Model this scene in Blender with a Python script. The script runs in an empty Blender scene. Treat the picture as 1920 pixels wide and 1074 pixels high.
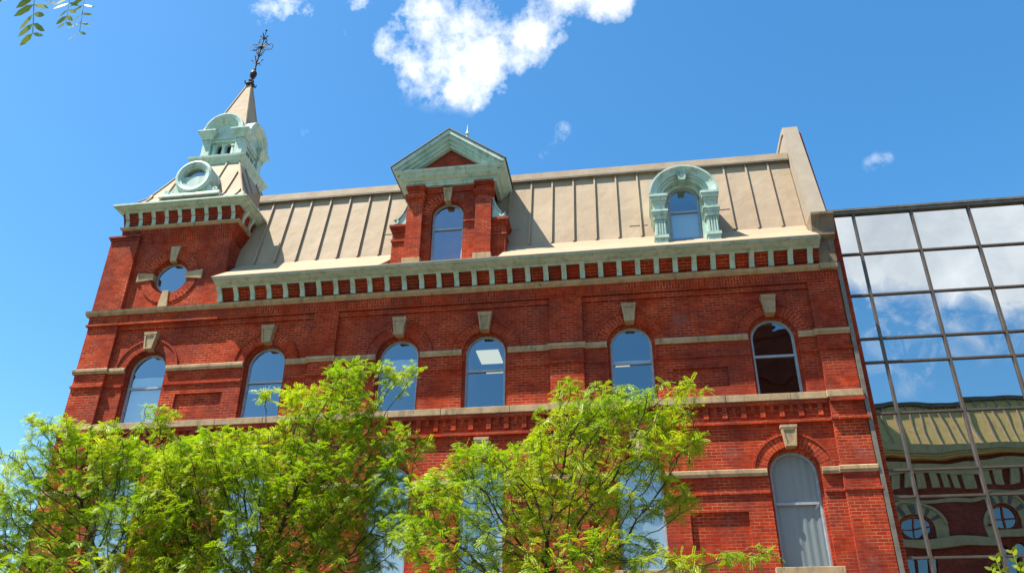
import bpy, bmesh, math, random
import numpy as np
from mathutils import Vector, Matrix
from mathutils.geometry import tessellate_polygon
R_ = math.radians; PI = math.pi
SC = bpy.context.scene; COL = SC.collection
# ------------------------------------------------------------------ camera
cam = bpy.data.objects.new('camera', bpy.data.cameras.new('camera')); COL.objects.link(cam)
rx = Vector((0.98902, 0.14749, 0.00903)); ry = Vector((0.06398, -0.48247, 0.87357)); rz = Vector((0.13320, -0.86340, -0.48661))
cam.matrix_world = Matrix(((rx.x, ry.x, rz.x, 0), (rx.y, ry.y, rz.y, -20), (rx.z, ry.z, rz.z, 1.6), (0, 0, 0, 1)))
cam.data.sensor_width = 36; cam.data.lens = 1570.12 / 1920 * 36; cam.data.clip_start = .1; cam.data.clip_end = 5000
SC.camera = cam
CAMR = [rx, -ry, -rz]
def pixdir(px, py):
    a = (px - 960) / 1570.12; b = (py - 537) / 1570.12
    return (rx * a - ry * b - rz).normalized()
# ------------------------------------------------------------------ sun + sky
SUNV = Vector((-.47, -.225, 1)).normalized()       # towards the sun
el = math.asin(SUNV.z); az = math.atan2(SUNV.x, SUNV.y)
sun = bpy.data.objects.new('sun', bpy.data.lights.new('sun', 'SUN')); COL.objects.link(sun)
sun.data.energy = 5; sun.data.angle = R_(.5); sun.data.color = (1, .92, .78)
sun.rotation_euler = SUNV.to_track_quat('Z', 'Y').to_euler(); sun.location = (-30, -30, 60)
SC.view_settings.view_transform = 'Standard'; SC.view_settings.look = 'None'
SC.view_settings.exposure = 1.25; SC.view_settings.gamma = 1
SC.cycles.use_denoising = True; SC.cycles.max_bounces = 8; SC.cycles.transparent_max_bounces = 12
SC.cycles.caustics_reflective = False; SC.cycles.caustics_refractive = False
W = bpy.data.worlds.new('World'); SC.world = W; W.use_nodes = True
def world():
    nt = W.node_tree; N = nt.nodes; L = nt.links; N.clear()
    out = N.new('ShaderNodeOutputWorld'); bg = N.new('ShaderNodeBackground'); bg.inputs[1].default_value = .08
    sky = N.new('ShaderNodeTexSky'); sky.sky_type = 'NISHITA'; sky.sun_disc = False
    sky.sun_elevation = el; sky.sun_rotation = az; sky.air_density = 1.1; sky.dust_density = .7; sky.ozone_density = 3.2; sky.altitude = 0
    hs = N.new('ShaderNodeHueSaturation'); hs.inputs['Saturation'].default_value = 1.31; hs.inputs['Value'].default_value = 1.3
    tint = N.new('ShaderNodeMix'); tint.data_type = 'RGBA'; tint.blend_type = 'MULTIPLY'; tint.inputs[0].default_value = 1; tint.inputs[7].default_value = (1.0, 1.04, .98, 1); L.new(sky.outputs[0], tint.inputs[6]); L.new(tint.outputs[2], hs.inputs['Color'])
    tc = N.new('ShaderNodeTexCoord')
    def math_(op, a, b=None, clamp=False):
        n = N.new('ShaderNodeMath'); n.operation = op; n.use_clamp = clamp
        for i, q in enumerate((a, b)):
            if q is None: continue
            if isinstance(q, (int, float)): n.inputs[i].default_value = q
            else: L.new(q, n.inputs[i])
        return n.outputs[0]
    def noise(scale, detail, rough, off):
        m = N.new('ShaderNodeMapping'); m.inputs[1].default_value = off; L.new(tc.outputs['Generated'], m.inputs[0])
        n = N.new('ShaderNodeTexNoise'); n.inputs['Scale'].default_value = scale; n.inputs['Detail'].default_value = detail
        n.inputs['Roughness'].default_value = rough; n.inputs['Distortion'].default_value = .0; L.new(m.outputs[0], n.inputs[0]); return n.outputs[0]
    def blobs(lst):
        acc = None
        for d, r, s in lst:
            vm = N.new('ShaderNodeVectorMath'); vm.operation = 'DOT_PRODUCT'; L.new(tc.outputs['Generated'], vm.inputs[0]); vm.inputs[1].default_value = d
            mr = N.new('ShaderNodeMapRange'); mr.interpolation_type = 'SMOOTHSTEP'; L.new(vm.outputs['Value'], mr.inputs[0])
            mr.inputs[1].default_value = math.cos(r); mr.inputs[2].default_value = math.cos(r * .15); mr.inputs[4].default_value = s
            acc = mr.outputs[0] if acc is None else math_('MAXIMUM', acc, mr.outputs[0])
        return acc
    k = 1 / 1570
    def c(px, py, r, s=1.): return (tuple(pixdir(px, py)), r * k * 1.4, s)
    def rf(px, py, r, s=1.):
        d = pixdir(px, py); return ((d.x, -d.y, d.z), r, s)
    front = [c(840, 45, 120), c(880, 105, 82), c(905, 130, 48, .9), c(785, 92, 60, .85), c(735, 78, 38, .72), c(960, 40, 88, .8), c(960, 105, 44, .72), c(860, -20, 120),
             c(1030, 30, 58, .66), c(1050, -5, 55, .7), c(515, -10, 56, .85), c(562, 5, 34, .7), c(690, -12, 48, .78), c(1130, -12, 48, .78), c(1155, 12, 30, .68), c(942, 168, 16, .7)]
    b1 = blobs(front)
    n1 = noise(11, 14, .66, (3.1, .4, 1.7)); n2 = noise(20, 8, .6, (1., 5., 2.))
    d1 = math_('ADD', b1, math_('MULTIPLY', math_('SUBTRACT', n1, .5), 3.0)); d1 = math_('ADD', d1, math_('MULTIPLY', math_('SUBTRACT', n2, .5), 1.3))
    c1 = math_('MULTIPLY', math_('MULTIPLY', math_('SUBTRACT', d1, .44), 1.6, True), math_('MULTIPLY', b1, 3.5, True))
    wis = blobs([c(1056, 243, 13, .8), c(1050, 262, 11, .8), c(1040, 280, 12, .7), c(1020, 293, 9, .6), c(1633, 308, 12, .8), c(1647, 303, 14), c(1662, 298, 10, .8), c(572, 250, 8, .7), c(652, 60, 8, .7), rf(1680, 590, .075), rf(1800, 570, .065), rf(1690, 650, .06, .9), rf(1640, 560, .05), rf(1905, 560, .05, .9), rf(1740, 660, .04), rf(1860, 635, .04, .8)])
    n3 = noise(26, 8, .65, (7., 1., 3.)); c2 = math_('MULTIPLY', math_('MULTIPLY', math_('SUBTRACT', n3, .46), 3.4, True), wis, True)
    c2 = math_('MULTIPLY', c2, .75)
    big = blobs([rf(1640, 395, .12), rf(1730, 400, .13), rf(1820, 400, .13), rf(1930, 400, .14), rf(1820, 330, .12), rf(1100, 330, .12, .8)])
    n4 = noise(6, 12, .62, (2., 8., 4.)); d4 = math_('ADD', big, math_('MULTIPLY', math_('SUBTRACT', n4, .5), 2.2))
    d4 = math_('MULTIPLY', d4, math_('GREATER_THAN', big, .001))
    c4 = math_('MULTIPLY', math_('SUBTRACT', d4, .38), 3.0, True)
    cl = math_('MAXIMUM', math_('MAXIMUM', c1, c2), c4)
    shade = N.new('ShaderNodeMapRange'); L.new(n4, shade.inputs[0]); shade.inputs[1].default_value = .35; shade.inputs[2].default_value = .65
    shade.inputs[3].default_value = 0; shade.inputs[4].default_value = 1
    cc = N.new('ShaderNodeMix'); cc.data_type = 'RGBA'; L.new(shade.outputs[0], cc.inputs[0])
    cc.inputs[6].default_value = (4.6, 5.0, 5.6, 1); cc.inputs[7].default_value = (8.5, 8.7, 9.0, 1)
    mx = N.new('ShaderNodeMix'); mx.data_type = 'RGBA'; L.new(cl, mx.inputs[0]); L.new(hs.outputs[0], mx.inputs[6]); L.new(cc.outputs[2], mx.inputs[7])
    L.new(mx.outputs[2], bg.inputs[0]); L.new(bg.outputs[0], out.inputs[0])
world()
# ------------------------------------------------------------------ materials
class NT:
    def __init__(s, name):
        s.m = bpy.data.materials.new(name); s.m.use_nodes = True; s.nt = s.m.node_tree; s.N = s.nt.nodes; s.L = s.nt.links
        s.b = s.N['Principled BSDF']; s.tc = s.N.new('ShaderNodeTexCoord')
    def node(s, t, **k):
        n = s.N.new(t)
        for a, v in k.items(): setattr(n, a, v)
        return n
    def noise(s, scale, detail=4, rough=.55, vec=None, stretch=None):
        n = s.node('ShaderNodeTexNoise'); n.inputs['Scale'].default_value = scale; n.inputs['Detail'].default_value = detail; n.inputs['Roughness'].default_value = rough
        v = vec or s.pos()
        if stretch:
            m = s.node('ShaderNodeMapping'); m.inputs[3].default_value = stretch; s.L.new(v, m.inputs[0]); v = m.outputs[0]
        s.L.new(v, n.inputs[0]); return n.outputs[0]
    def pos(s):
        if not hasattr(s, 'g'): s.g = s.node('ShaderNodeNewGeometry')
        return s.g.outputs['Position']
    def ramp(s, f, p0, p1, v0=0., v1=1.):
        n = s.node('ShaderNodeMapRange'); s.L.new(f, n.inputs[0]); n.inputs[1].default_value = p0; n.inputs[2].default_value = p1
        n.inputs[3].default_value = v0; n.inputs[4].default_value = v1; return n.outputs[0]
    def mix(s, f, a, b, mode='MIX'):
        n = s.node('ShaderNodeMix', data_type='RGBA', blend_type=mode)
        for i, q in ((0, f), (6, a), (7, b)):
            if isinstance(q, (int, float)): n.inputs[i].default_value = q
            elif isinstance(q, tuple): n.inputs[i].default_value = (*q, 1)
            else: s.L.new(q, n.inputs[i])
        return n.outputs[2]
    def bump(s, h, st=.3, dist=.01):
        n = s.node('ShaderNodeBump'); n.inputs['Strength'].default_value = st; n.inputs['Distance'].default_value = dist; s.L.new(h, n.inputs['Height'])
        s.L.new(n.outputs[0], s.b.inputs['Normal']); return n
    def fin(s, col, rough=.7, metal=0., spec=.4):
        if isinstance(col, tuple): s.b.inputs['Base Color'].default_value = (*col, 1)
        else: s.L.new(col, s.b.inputs['Base Color'])
        s.b.inputs['Roughness'].default_value = rough; s.b.inputs['Metallic'].default_value = metal; s.b.inputs['Specular IOR Level'].default_value = spec
        return s.m
def brick_mat(name, c1, c2, mortar, rowh=.0766, bw=.225, ms=.0072, eff=.6, dirt=.72):
    s = NT(name); uv = s.node('ShaderNodeUVMap').outputs[0]
    b = s.node('ShaderNodeTexBrick'); b.offset = .5; b.inputs['Scale'].default_value = 1
    b.inputs['Brick Width'].default_value = bw; b.inputs['Row Height'].default_value = rowh
    b.inputs['Mortar Size'].default_value = ms; b.inputs['Mortar Smooth'].default_value = .25; b.inputs['Bias'].default_value = -.1
    b.inputs['Color1'].default_value = (*c1, 1); b.inputs['Color2'].default_value = (*c2, 1)
    s.L.new(uv, b.inputs[0])
    n1 = s.noise(.55, 5, .6); n2 = s.noise(5, 6, .65); n3 = s.noise(60, 3, .6)
    mo = s.mix(s.ramp(s.noise(1.3, 5, .6), .38, .62), (mortar[0] * .32, mortar[1] * .22, mortar[2] * .2), mortar)
    s.L.new(mo, b.inputs['Mortar'])
    col = b.outputs[0]
    col = s.mix(s.ramp(n1, .42, .66, 0, dirt), col, (.14, .035, .03), 'MIX')
    col = s.mix(1., col, s.mix(s.ramp(n2, .3, .7), (.72, .68, .66), (1.2, 1.15, 1.12)), 'MULTIPLY')
    col = s.mix(s.ramp(s.noise(1.1, 7, .72), .6, .74, 0, .42 * eff), col, (.5, .34, .3))
    st = s.noise(2.2, 6, .7, stretch=(1, 1, .18)); col = s.mix(s.ramp(st, .58, .72, 0, .45 * dirt), col, (.09, .025, .02))
    col = s.mix(s.ramp(n3, .35, .65, 0, .14), col, (.1, .02, .015))
    h = s.mix(1., s.ramp(b.outputs['Fac'], 0, 1, 1, 0), s.ramp(n3, .3, .7, .8, 1.), 'MULTIPLY')
    s.bump(h, .55, .012)
    return s.fin(col, .9, spec=.1)
M = {}
M['brick'] = brick_mat('red brick', (.50, .053, .012), (.32, .024, .008), (.58, .27, .16))
M['oldbrick'] = brick_mat('opposite red brick', (.30, .07, .04), (.22, .045, .03), (.26, .13, .1), eff=.2)
M['porchbrick'] = brick_mat('orange brick', (.55, .13, .04), (.45, .1, .03), (.6, .35, .25), eff=.2)
def stone(name, a, b, dark, amt=.6):
    s = NT(name); n = s.noise(3, 7, .65); st = s.noise(5, 6, .7, stretch=(1, 1, .25)); c = s.mix(s.ramp(n, .35, .65), a, b)
    c = s.mix(s.ramp(st, .5, .68, 0, amt), c, dark)
    c = s.mix(s.ramp(s.noise(40, 4, .7), .4, .75, 0, .35), c, dark)
    s.bump(s.noise(55, 5, .7), .35, .006); return s.fin(c, .85, spec=.2)
M['stone'] = stone('sandstone', (.50, .36, .21), (.38, .26, .15), (.10, .08, .055))
M['darkstone'] = stone('weathered sandstone', (.27, .20, .13), (.19, .14, .095), (.05, .04, .032), .8)
M['cream'] = stone('cream stone', (.42, .35, .19), (.36, .30, .16), (.15, .12, .08), .4)
M['oldroof'] = stone('weathered tan roofing', (.58, .42, .16), (.50, .35, .13), (.25, .17, .08), .5)
M['coping'] = stone('pale concrete coping', (0.317, 0.266, 0.209), (0.274, 0.230, 0.180), (.36, .31, .25), .35)
s = NT('verdigris paint'); c = s.mix(s.ramp(s.noise(2.2, 6, .6), .35, .65), (.34, .48, .42), (.47, .585, .53))
c = s.mix(s.ramp(s.noise(6, 7, .7, stretch=(1, 1, .3)), .5, .66, 0, .8), c, (.20, .29, .22))
c = s.mix(s.ramp(s.noise(9, 8, .75), .54, .68, 0, .6), c, (.58, .60, .52)); c = s.mix(s.ramp(s.noise(14, 6, .7), .66, .74, 0, .7), c, (.33, .2, .1))
s.bump(s.noise(45, 4, .6), .2, .004); M['green'] = s.fin(c, .55)
s = NT('tan metal roofing'); c = s.mix(s.ramp(s.noise(1.1, 5, .6, stretch=(1, 1, .5)), .35, .65), (.325, .245, .17), (.38, .295, .21))
c = s.mix(s.ramp(s.noise(3, 7, .7, stretch=(1.5, 1.5, .22)), .55, .72, 0, .3), c, (.22, .15, .10))
c = s.mix(s.ramp(s.noise(1.7, 8, .75), .62, .7, 0, .22), c, (.36, .19, .09))
s.bump(s.noise(1.8, 3, .5), .6, .05); M['roof'] = s.fin(c, .72, 0, .2)
s = NT('flared tan metal'); c = s.mix(s.ramp(s.noise(1.3, 5, .6), .35, .65), (0.304, 0.232, 0.156), (0.352, 0.272, 0.184))
c = s.mix(s.ramp(s.noise(2.5, 7, .72), .6, .7, 0, .35), c, (.5, .3, .15)); s.bump(s.noise(1.6, 2, .5), .25, .03); M['flare'] = s.fin(c, .72, 0, .2)
s = NT('painted recess shade'); M['dark'] = s.fin((.012, .012, .014), .6)  # near-black colour standing in for shade behind openings
s = NT('iron'); M['iron'] = s.fin(s.mix(s.ramp(s.noise(20, 4), .4, .7), (.018, .02, .022), (.06, .035, .028)), .55, .5)
s = NT('grey window metal'); M['frame'] = s.fin(s.mix(s.ramp(s.noise(8, 4), .3, .7), (.27, .29, .33), (.38, .40, .44)), .45, .2)
s = NT('bronze mullion'); M['mullion'] = s.fin(s.mix(s.ramp(s.noise(3, 6, .7), .35, .7), (.09, .07, .055), (.15, .115, .09)), .5, .3)
s = NT('grey flashing'); M['flash'] = s.fin(s.mix(s.ramp(s.noise(4, 6, .7), .35, .7), (.13, .115, .095), (.22, .20, .165)), .6, .2)
s = NT('white window blind'); M['blind'] = s.fin((.74, .75, .74), .8)
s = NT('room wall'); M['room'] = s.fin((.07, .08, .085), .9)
s = NT('ceiling light'); s.b.inputs['Emission Color'].default_value = (1, .9, .58, 1); s.b.inputs['Emission Strength'].default_value = .42; M['lamp'] = s.fin((.8, .8, .7), .5)
def glass(name, tint, fac0, fac1, wav):
    s = NT(name); N, L = s.N, s.L; out = N['Material Output']; N.remove(s.b)
    tr = s.node('ShaderNodeBsdfTransparent'); tr.inputs[0].default_value = (*tint, 1)
    gl = s.node('ShaderNodeBsdfGlossy'); gl.inputs[0].default_value = (.86, .95, 1., 1); gl.inputs['Roughness'].default_value = .0
    bp = s.node('ShaderNodeBump'); bp.inputs['Strength'].default_value = 1; bp.inputs['Distance'].default_value = wav; L.new(s.noise(1.1, 1, .4), bp.inputs['Height']); L.new(bp.outputs[0], gl.inputs['Normal'])
    lw = s.node('ShaderNodeLayerWeight'); lw.inputs[0].default_value = .5
    mx = s.node('ShaderNodeMixShader'); L.new(s.ramp(lw.outputs['Facing'], 0, 1, fac0, fac1), mx.inputs[0]); L.new(tr.outputs[0], mx.inputs[1]); L.new(gl.outputs[0], mx.inputs[2]); L.new(mx.outputs[0], out.inputs[0])
    return s.m
M['glass'] = glass('window glass', (.74, .82, .84), .20, .62, .008)
s = NT('mirror curtain glass'); s.b.inputs['Base Color'].default_value = (.53, .56, .57, 1)
bp = s.node('ShaderNodeBump'); bp.inputs['Strength'].default_value = 1; bp.inputs['Distance'].default_value = .0095; s.L.new(s.noise(.62, 1.2, .4), bp.inputs['Height']); s.L.new(bp.outputs[0], s.b.inputs['Normal'])
s.b.inputs['Metallic'].default_value = 1; s.b.inputs['Roughness'].default_value = .0; M['mirror'] = s.m
s = NT('bark'); bk = s.noise(14, 6, .7, stretch=(1, 1, .25)); s.bump(bk, .6, .01); M['bark'] = s.fin(s.mix(s.ramp(bk, .35, .65), (.035, .024, .018), (.11, .075, .055)), .9)
def leaf_mat(name, a, b, young, ya=.5, tr=.42):
    s = NT(name); N, L = s.N, s.L; out = N['Material Output']
    g = s.node('ShaderNodeNewGeometry'); rnd = g.outputs['Random Per Island']
    c = s.mix(rnd, a, b); c = s.mix(s.ramp(s.noise(1.6, 4, .6), .48, .66, 0, ya), c, young)
    c = s.mix(s.ramp(s.noise(9, 3, .6), .62, .72, 0, ya * .4), c, (young[0] * 1.25, young[1] * .85, young[2]))
    s.fin(c, .45, spec=.35); t = s.node('ShaderNodeBsdfTranslucent')
    c2 = s.mix(1., c, (1.5, 1.6, .7), 'MULTIPLY'); L.new(c2, t.inputs[0])
    mx = s.node('ShaderNodeMixShader'); mx.inputs[0].default_value = tr; L.new(s.b.outputs[0], mx.inputs[1]); L.new(t.outputs[0], mx.inputs[2]); L.new(mx.outputs[0], out.inputs[0])
    return s.m
M['leaf'] = leaf_mat('honey locust leaves', (.15, .25, .010), (.28, .39, .014), (.48, .49, .018), .62)
M['leafdark'] = leaf_mat('dark tree leaves', (.03, .075, .012), (.055, .12, .02), (.08, .14, .02), .3, .3)
M['leafyellow'] = leaf_mat('yellow green leaves', (.14, .22, .02), (.25, .32, .03), (.40, .38, .05), .5)
s = NT('lawn'); M['grass'] = s.fin(s.mix(s.ramp(s.noise(2, 8, .7), .3, .7), (.035, .07, .015), (.075, .12, .025)), .95)
s = NT('asphalt'); M['asphalt'] = s.fin(s.mix(s.ramp(s.noise(8, 8, .8), .3, .7), (.04, .04, .042), (.065, .063, .06)), .9)
s = NT('pavement concrete'); M['pave'] = s.fin(s.mix(s.ramp(s.noise(3, 8, .7), .3, .7), (.12, .10, .085), (.17, .145, .12)), .9)
# ------------------------------------------------------------------ mesh builder
XY = lambda a, b, c: (a, b, c)        # path in plan, c = height
XZ = lambda a, b, c: (a, c, b)        # path in elevation, c = depth
YZ = lambda a, b, c: (c, a, b)        # section profile, c = along x
class MB:
    def __init__(s): s.v = []; s.f = []; s.uv = {}
    def add(s, vs, fs, uv=None):
        o = len(s.v); s.v += [tuple(p) for p in vs]
        for i, f in enumerate(fs):
            if uv: s.uv[len(s.f)] = [uv[k] for k in f]
            s.f.append([k + o for k in f])
        return s
    def box(s, x0, x1, y0, y1, z0, z1):
        p = [(x, y, z) for z in (z0, z1) for y in (y0, y1) for x in (x0, x1)]
        return s.add(p, [(0, 2, 3, 1), (4, 5, 7, 6), (0, 1, 5, 4), (1, 3, 7, 5), (3, 2, 6, 7), (2, 0, 4, 6)])
    def prism(s, poly, c0, c1, mp=XZ, holes=(), shell=False):
        loops = [list(poly)] + [list(h) for h in holes]; flat = [p for l in loops for p in l]; n = len(flat)
        tris = tessellate_polygon([[Vector((p[0], p[1], 0)) for p in l] for l in loops])
        if not holes and len(poly) < 90: fr = [list(range(n))]
        else: fr = [list(t) for t in tris]
        vs = [mp(p[0], p[1], c0) for p in flat] + [mp(p[0], p[1], c1) for p in flat]
        fs = [f for f in fr] + [[k + n for k in reversed(f)] for f in fr]
        o = 0
        for l in loops:
            m = len(l)
            for i in range(m):
                a, b = o + i, o + (i + 1) % m; fs.append([a, b, b + n, a + n])
            o += m
        return s.add(vs, fs)
    def sweep(s, path, prof, mp=XY, closed=False, uvmode=None):
        n = len(path); m = len(prof); vs = []; uv = []; L = 0
        for i in range(n):
            p = Vector(path[i])
            d0 = (p - Vector(path[i - 1])) if (closed or i > 0) else None
            d1 = (Vector(path[(i + 1) % n]) - p) if (closed or i < n - 1) else None
            if d0 is None: d0 = d1
            if d1 is None: d1 = d0
            a = d0.normalized(); b = d1.normalized(); n0 = Vector((a.y, -a.x)); n1 = Vector((b.y, -b.x))
            mt = (n0 + n1).normalized(); k = 1 / max(.3, mt.dot(n0))
            if i: L += d0.length
            for (o, c) in prof:
                q = p + mt * (o * k); vs.append(mp(q.x, q.y, c)); uv.append((o, L))
        fs = []
        for i in range(n if closed else n - 1):
            j = (i + 1) % n
            for k in range(m): fs.append([i * m + k, i * m + (k + 1) % m, j * m + (k + 1) % m, j * m + k])
        if not closed: fs += [list(range(m)), [(n - 1) * m + k for k in reversed(range(m))]]
        return s.add(vs, fs, uv if uvmode else None)
    def tube(s, pts, r, n=6):
        pts = [Vector(p) for p in pts]; rr = r if isinstance(r, (list, tuple)) else [r] * len(pts); vs = []
        for i, p in enumerate(pts):
            d = (pts[min(i + 1, len(pts) - 1)] - pts[max(i - 1, 0)]).normalized()
            u = d.orthogonal().normalized() if i == 0 else (u - d * u.dot(d)).normalized(); w = d.cross(u)
            for k in range(n):
                a = 2 * PI * k / n; vs.append(tuple(p + (u * math.cos(a) + w * math.sin(a)) * rr[i]))
        fs = [[i * n + k, i * n + (k + 1) % n, (i + 1) * n + (k + 1) % n, (i + 1) * n + k] for i in range(len(pts) - 1) for k in range(n)]
        fs += [list(range(n))[::-1], [(len(pts) - 1) * n + k for k in range(n)]]
        return s.add(vs, fs)
    def lathe(s, prof, c, n=16, mp=lambda x, y, z: (x, y, z)):
        vs = [(c[0] + r * math.cos(2 * PI * k / n), c[1] + r * math.sin(2 * PI * k / n), z) for r, z in prof for k in range(n)]
        m = len(prof); fs = [[i * n + k, i * n + (k + 1) % n, (i + 1) * n + (k + 1) % n, (i + 1) * n + k] for i in range(m - 1) for k in range(n)]
        fs += [list(range(n))[::-1], [(m - 1) * n + k for k in range(n)]]
        return s.add(vs, fs)
    def rot(s, ang, c, start=0):
        ca, sa = math.cos(ang), math.sin(ang)
        for i in range(start, len(s.v)):
            x, y, z = s.v[i]; x -= c[0]; y -= c[1]; s.v[i] = (c[0] + x * ca - y * sa, c[1] + x * sa + y * ca, z)
        return s
    def build(s, name, mat, parent=None, bevel=0, smooth=False, origin=None, uvswap=False, voff=0.):
        me = bpy.data.meshes.new(name); me.from_pydata(s.v, [], s.f); me.validate()
        bm = bmesh.new(); bm.from_mesh(me); bmesh.ops.recalc_face_normals(bm, faces=bm.faces); bm.faces.ensure_lookup_table()
        uvl = bm.loops.layers.uv.new('UVMap')
        for i, f in enumerate(bm.faces):
            pre = s.uv.get(i); nn = f.normal
            if pre and len(pre) == len(f.verts):
                vm = {s.f[i][k]: pre[k] for k in range(len(pre))}
            for lp in f.loops:
                co = lp.vert.co
                if pre and len(pre) == len(f.verts): u = vm.get(lp.vert.index, (0, 0))
                elif abs(nn.y) >= max(abs(nn.x), abs(nn.z)): u = (co.x, co.z)
                elif abs(nn.x) >= abs(nn.z): u = (co.y, co.z)
                else: u = (co.x, co.y)
                if uvswap: u = (u[1] + .113, u[0])
                lp[uvl].uv = (u[0], u[1] + voff)
            f.smooth = smooth
        bm.to_mesh(me); bm.free()
        for q in (mat if isinstance(mat, list) else [mat]): me.materials.append(q)
        o = bpy.data.objects.new(name, me); COL.objects.link(o)
        if parent: o.parent = parent
        if origin is not None:
            me.transform(Matrix.Translation(-Vector(origin))); o.location = Vector(origin)
        if bevel:
            b = o.modifiers.new('bevel', 'BEVEL'); b.width = bevel; b.segments = 2; b.limit_method = 'ANGLE'; b.angle_limit = R_(35)
        return o
def thing(name, label, cat, loc=(0, 0, 0), group=None):
    o = bpy.data.objects.new(name, None); COL.objects.link(o); o.location = loc; o['label'] = label; o['category'] = cat
    if group: o['group'] = group
    return o
def arch(cx, z0, zs, r, n=20):      # counter-clockwise closed outline
    return [(cx - r, z0), (cx + r, z0)] + [(cx + r * math.cos(PI * k / n), zs + r * math.sin(PI * k / n)) for k in range(n + 1)]
def semi(cx, zs, r, n=24, a0=0., a1=PI): return [(cx + r * math.cos(a0 + (a1 - a0) * k / n), zs + r * math.sin(a0 + (a1 - a0) * k / n)) for k in range(n + 1)]
def circ(cx, cz, r, n=36): return [(cx + r * math.cos(2 * PI * k / n), cz + r * math.sin(2 * PI * k / n)) for k in range(n)]
rnd = random.Random(7)
# ------------------------------------------------------------------ ground
def ground():
    def sheet(name, x0, x1, y0, y1, z, m):
        o = MB().add([(x0, y0, z), (x1, y0, z), (x1, y1, z), (x0, y1, z)], [(0, 1, 2, 3)]).build(name, m); o['kind'] = 'structure'
    sheet('ground', -900, 900, -900, 900, 0, M['grass'])
    for n, x0, x1, y0, y1, z, m in (('pavement', -80, 80, -22.4, -16, .12, M['pave']), ('bounce_forecourt', -80, 80, -16, -.3, .03, M['pave'])):  # forecourt: unseen paving, added and toned for its bounce onto the facade
        o = MB().box(x0, x1, y0, y1, -.1, z).build(n, m); o['kind'] = 'structure'
ground()
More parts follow.
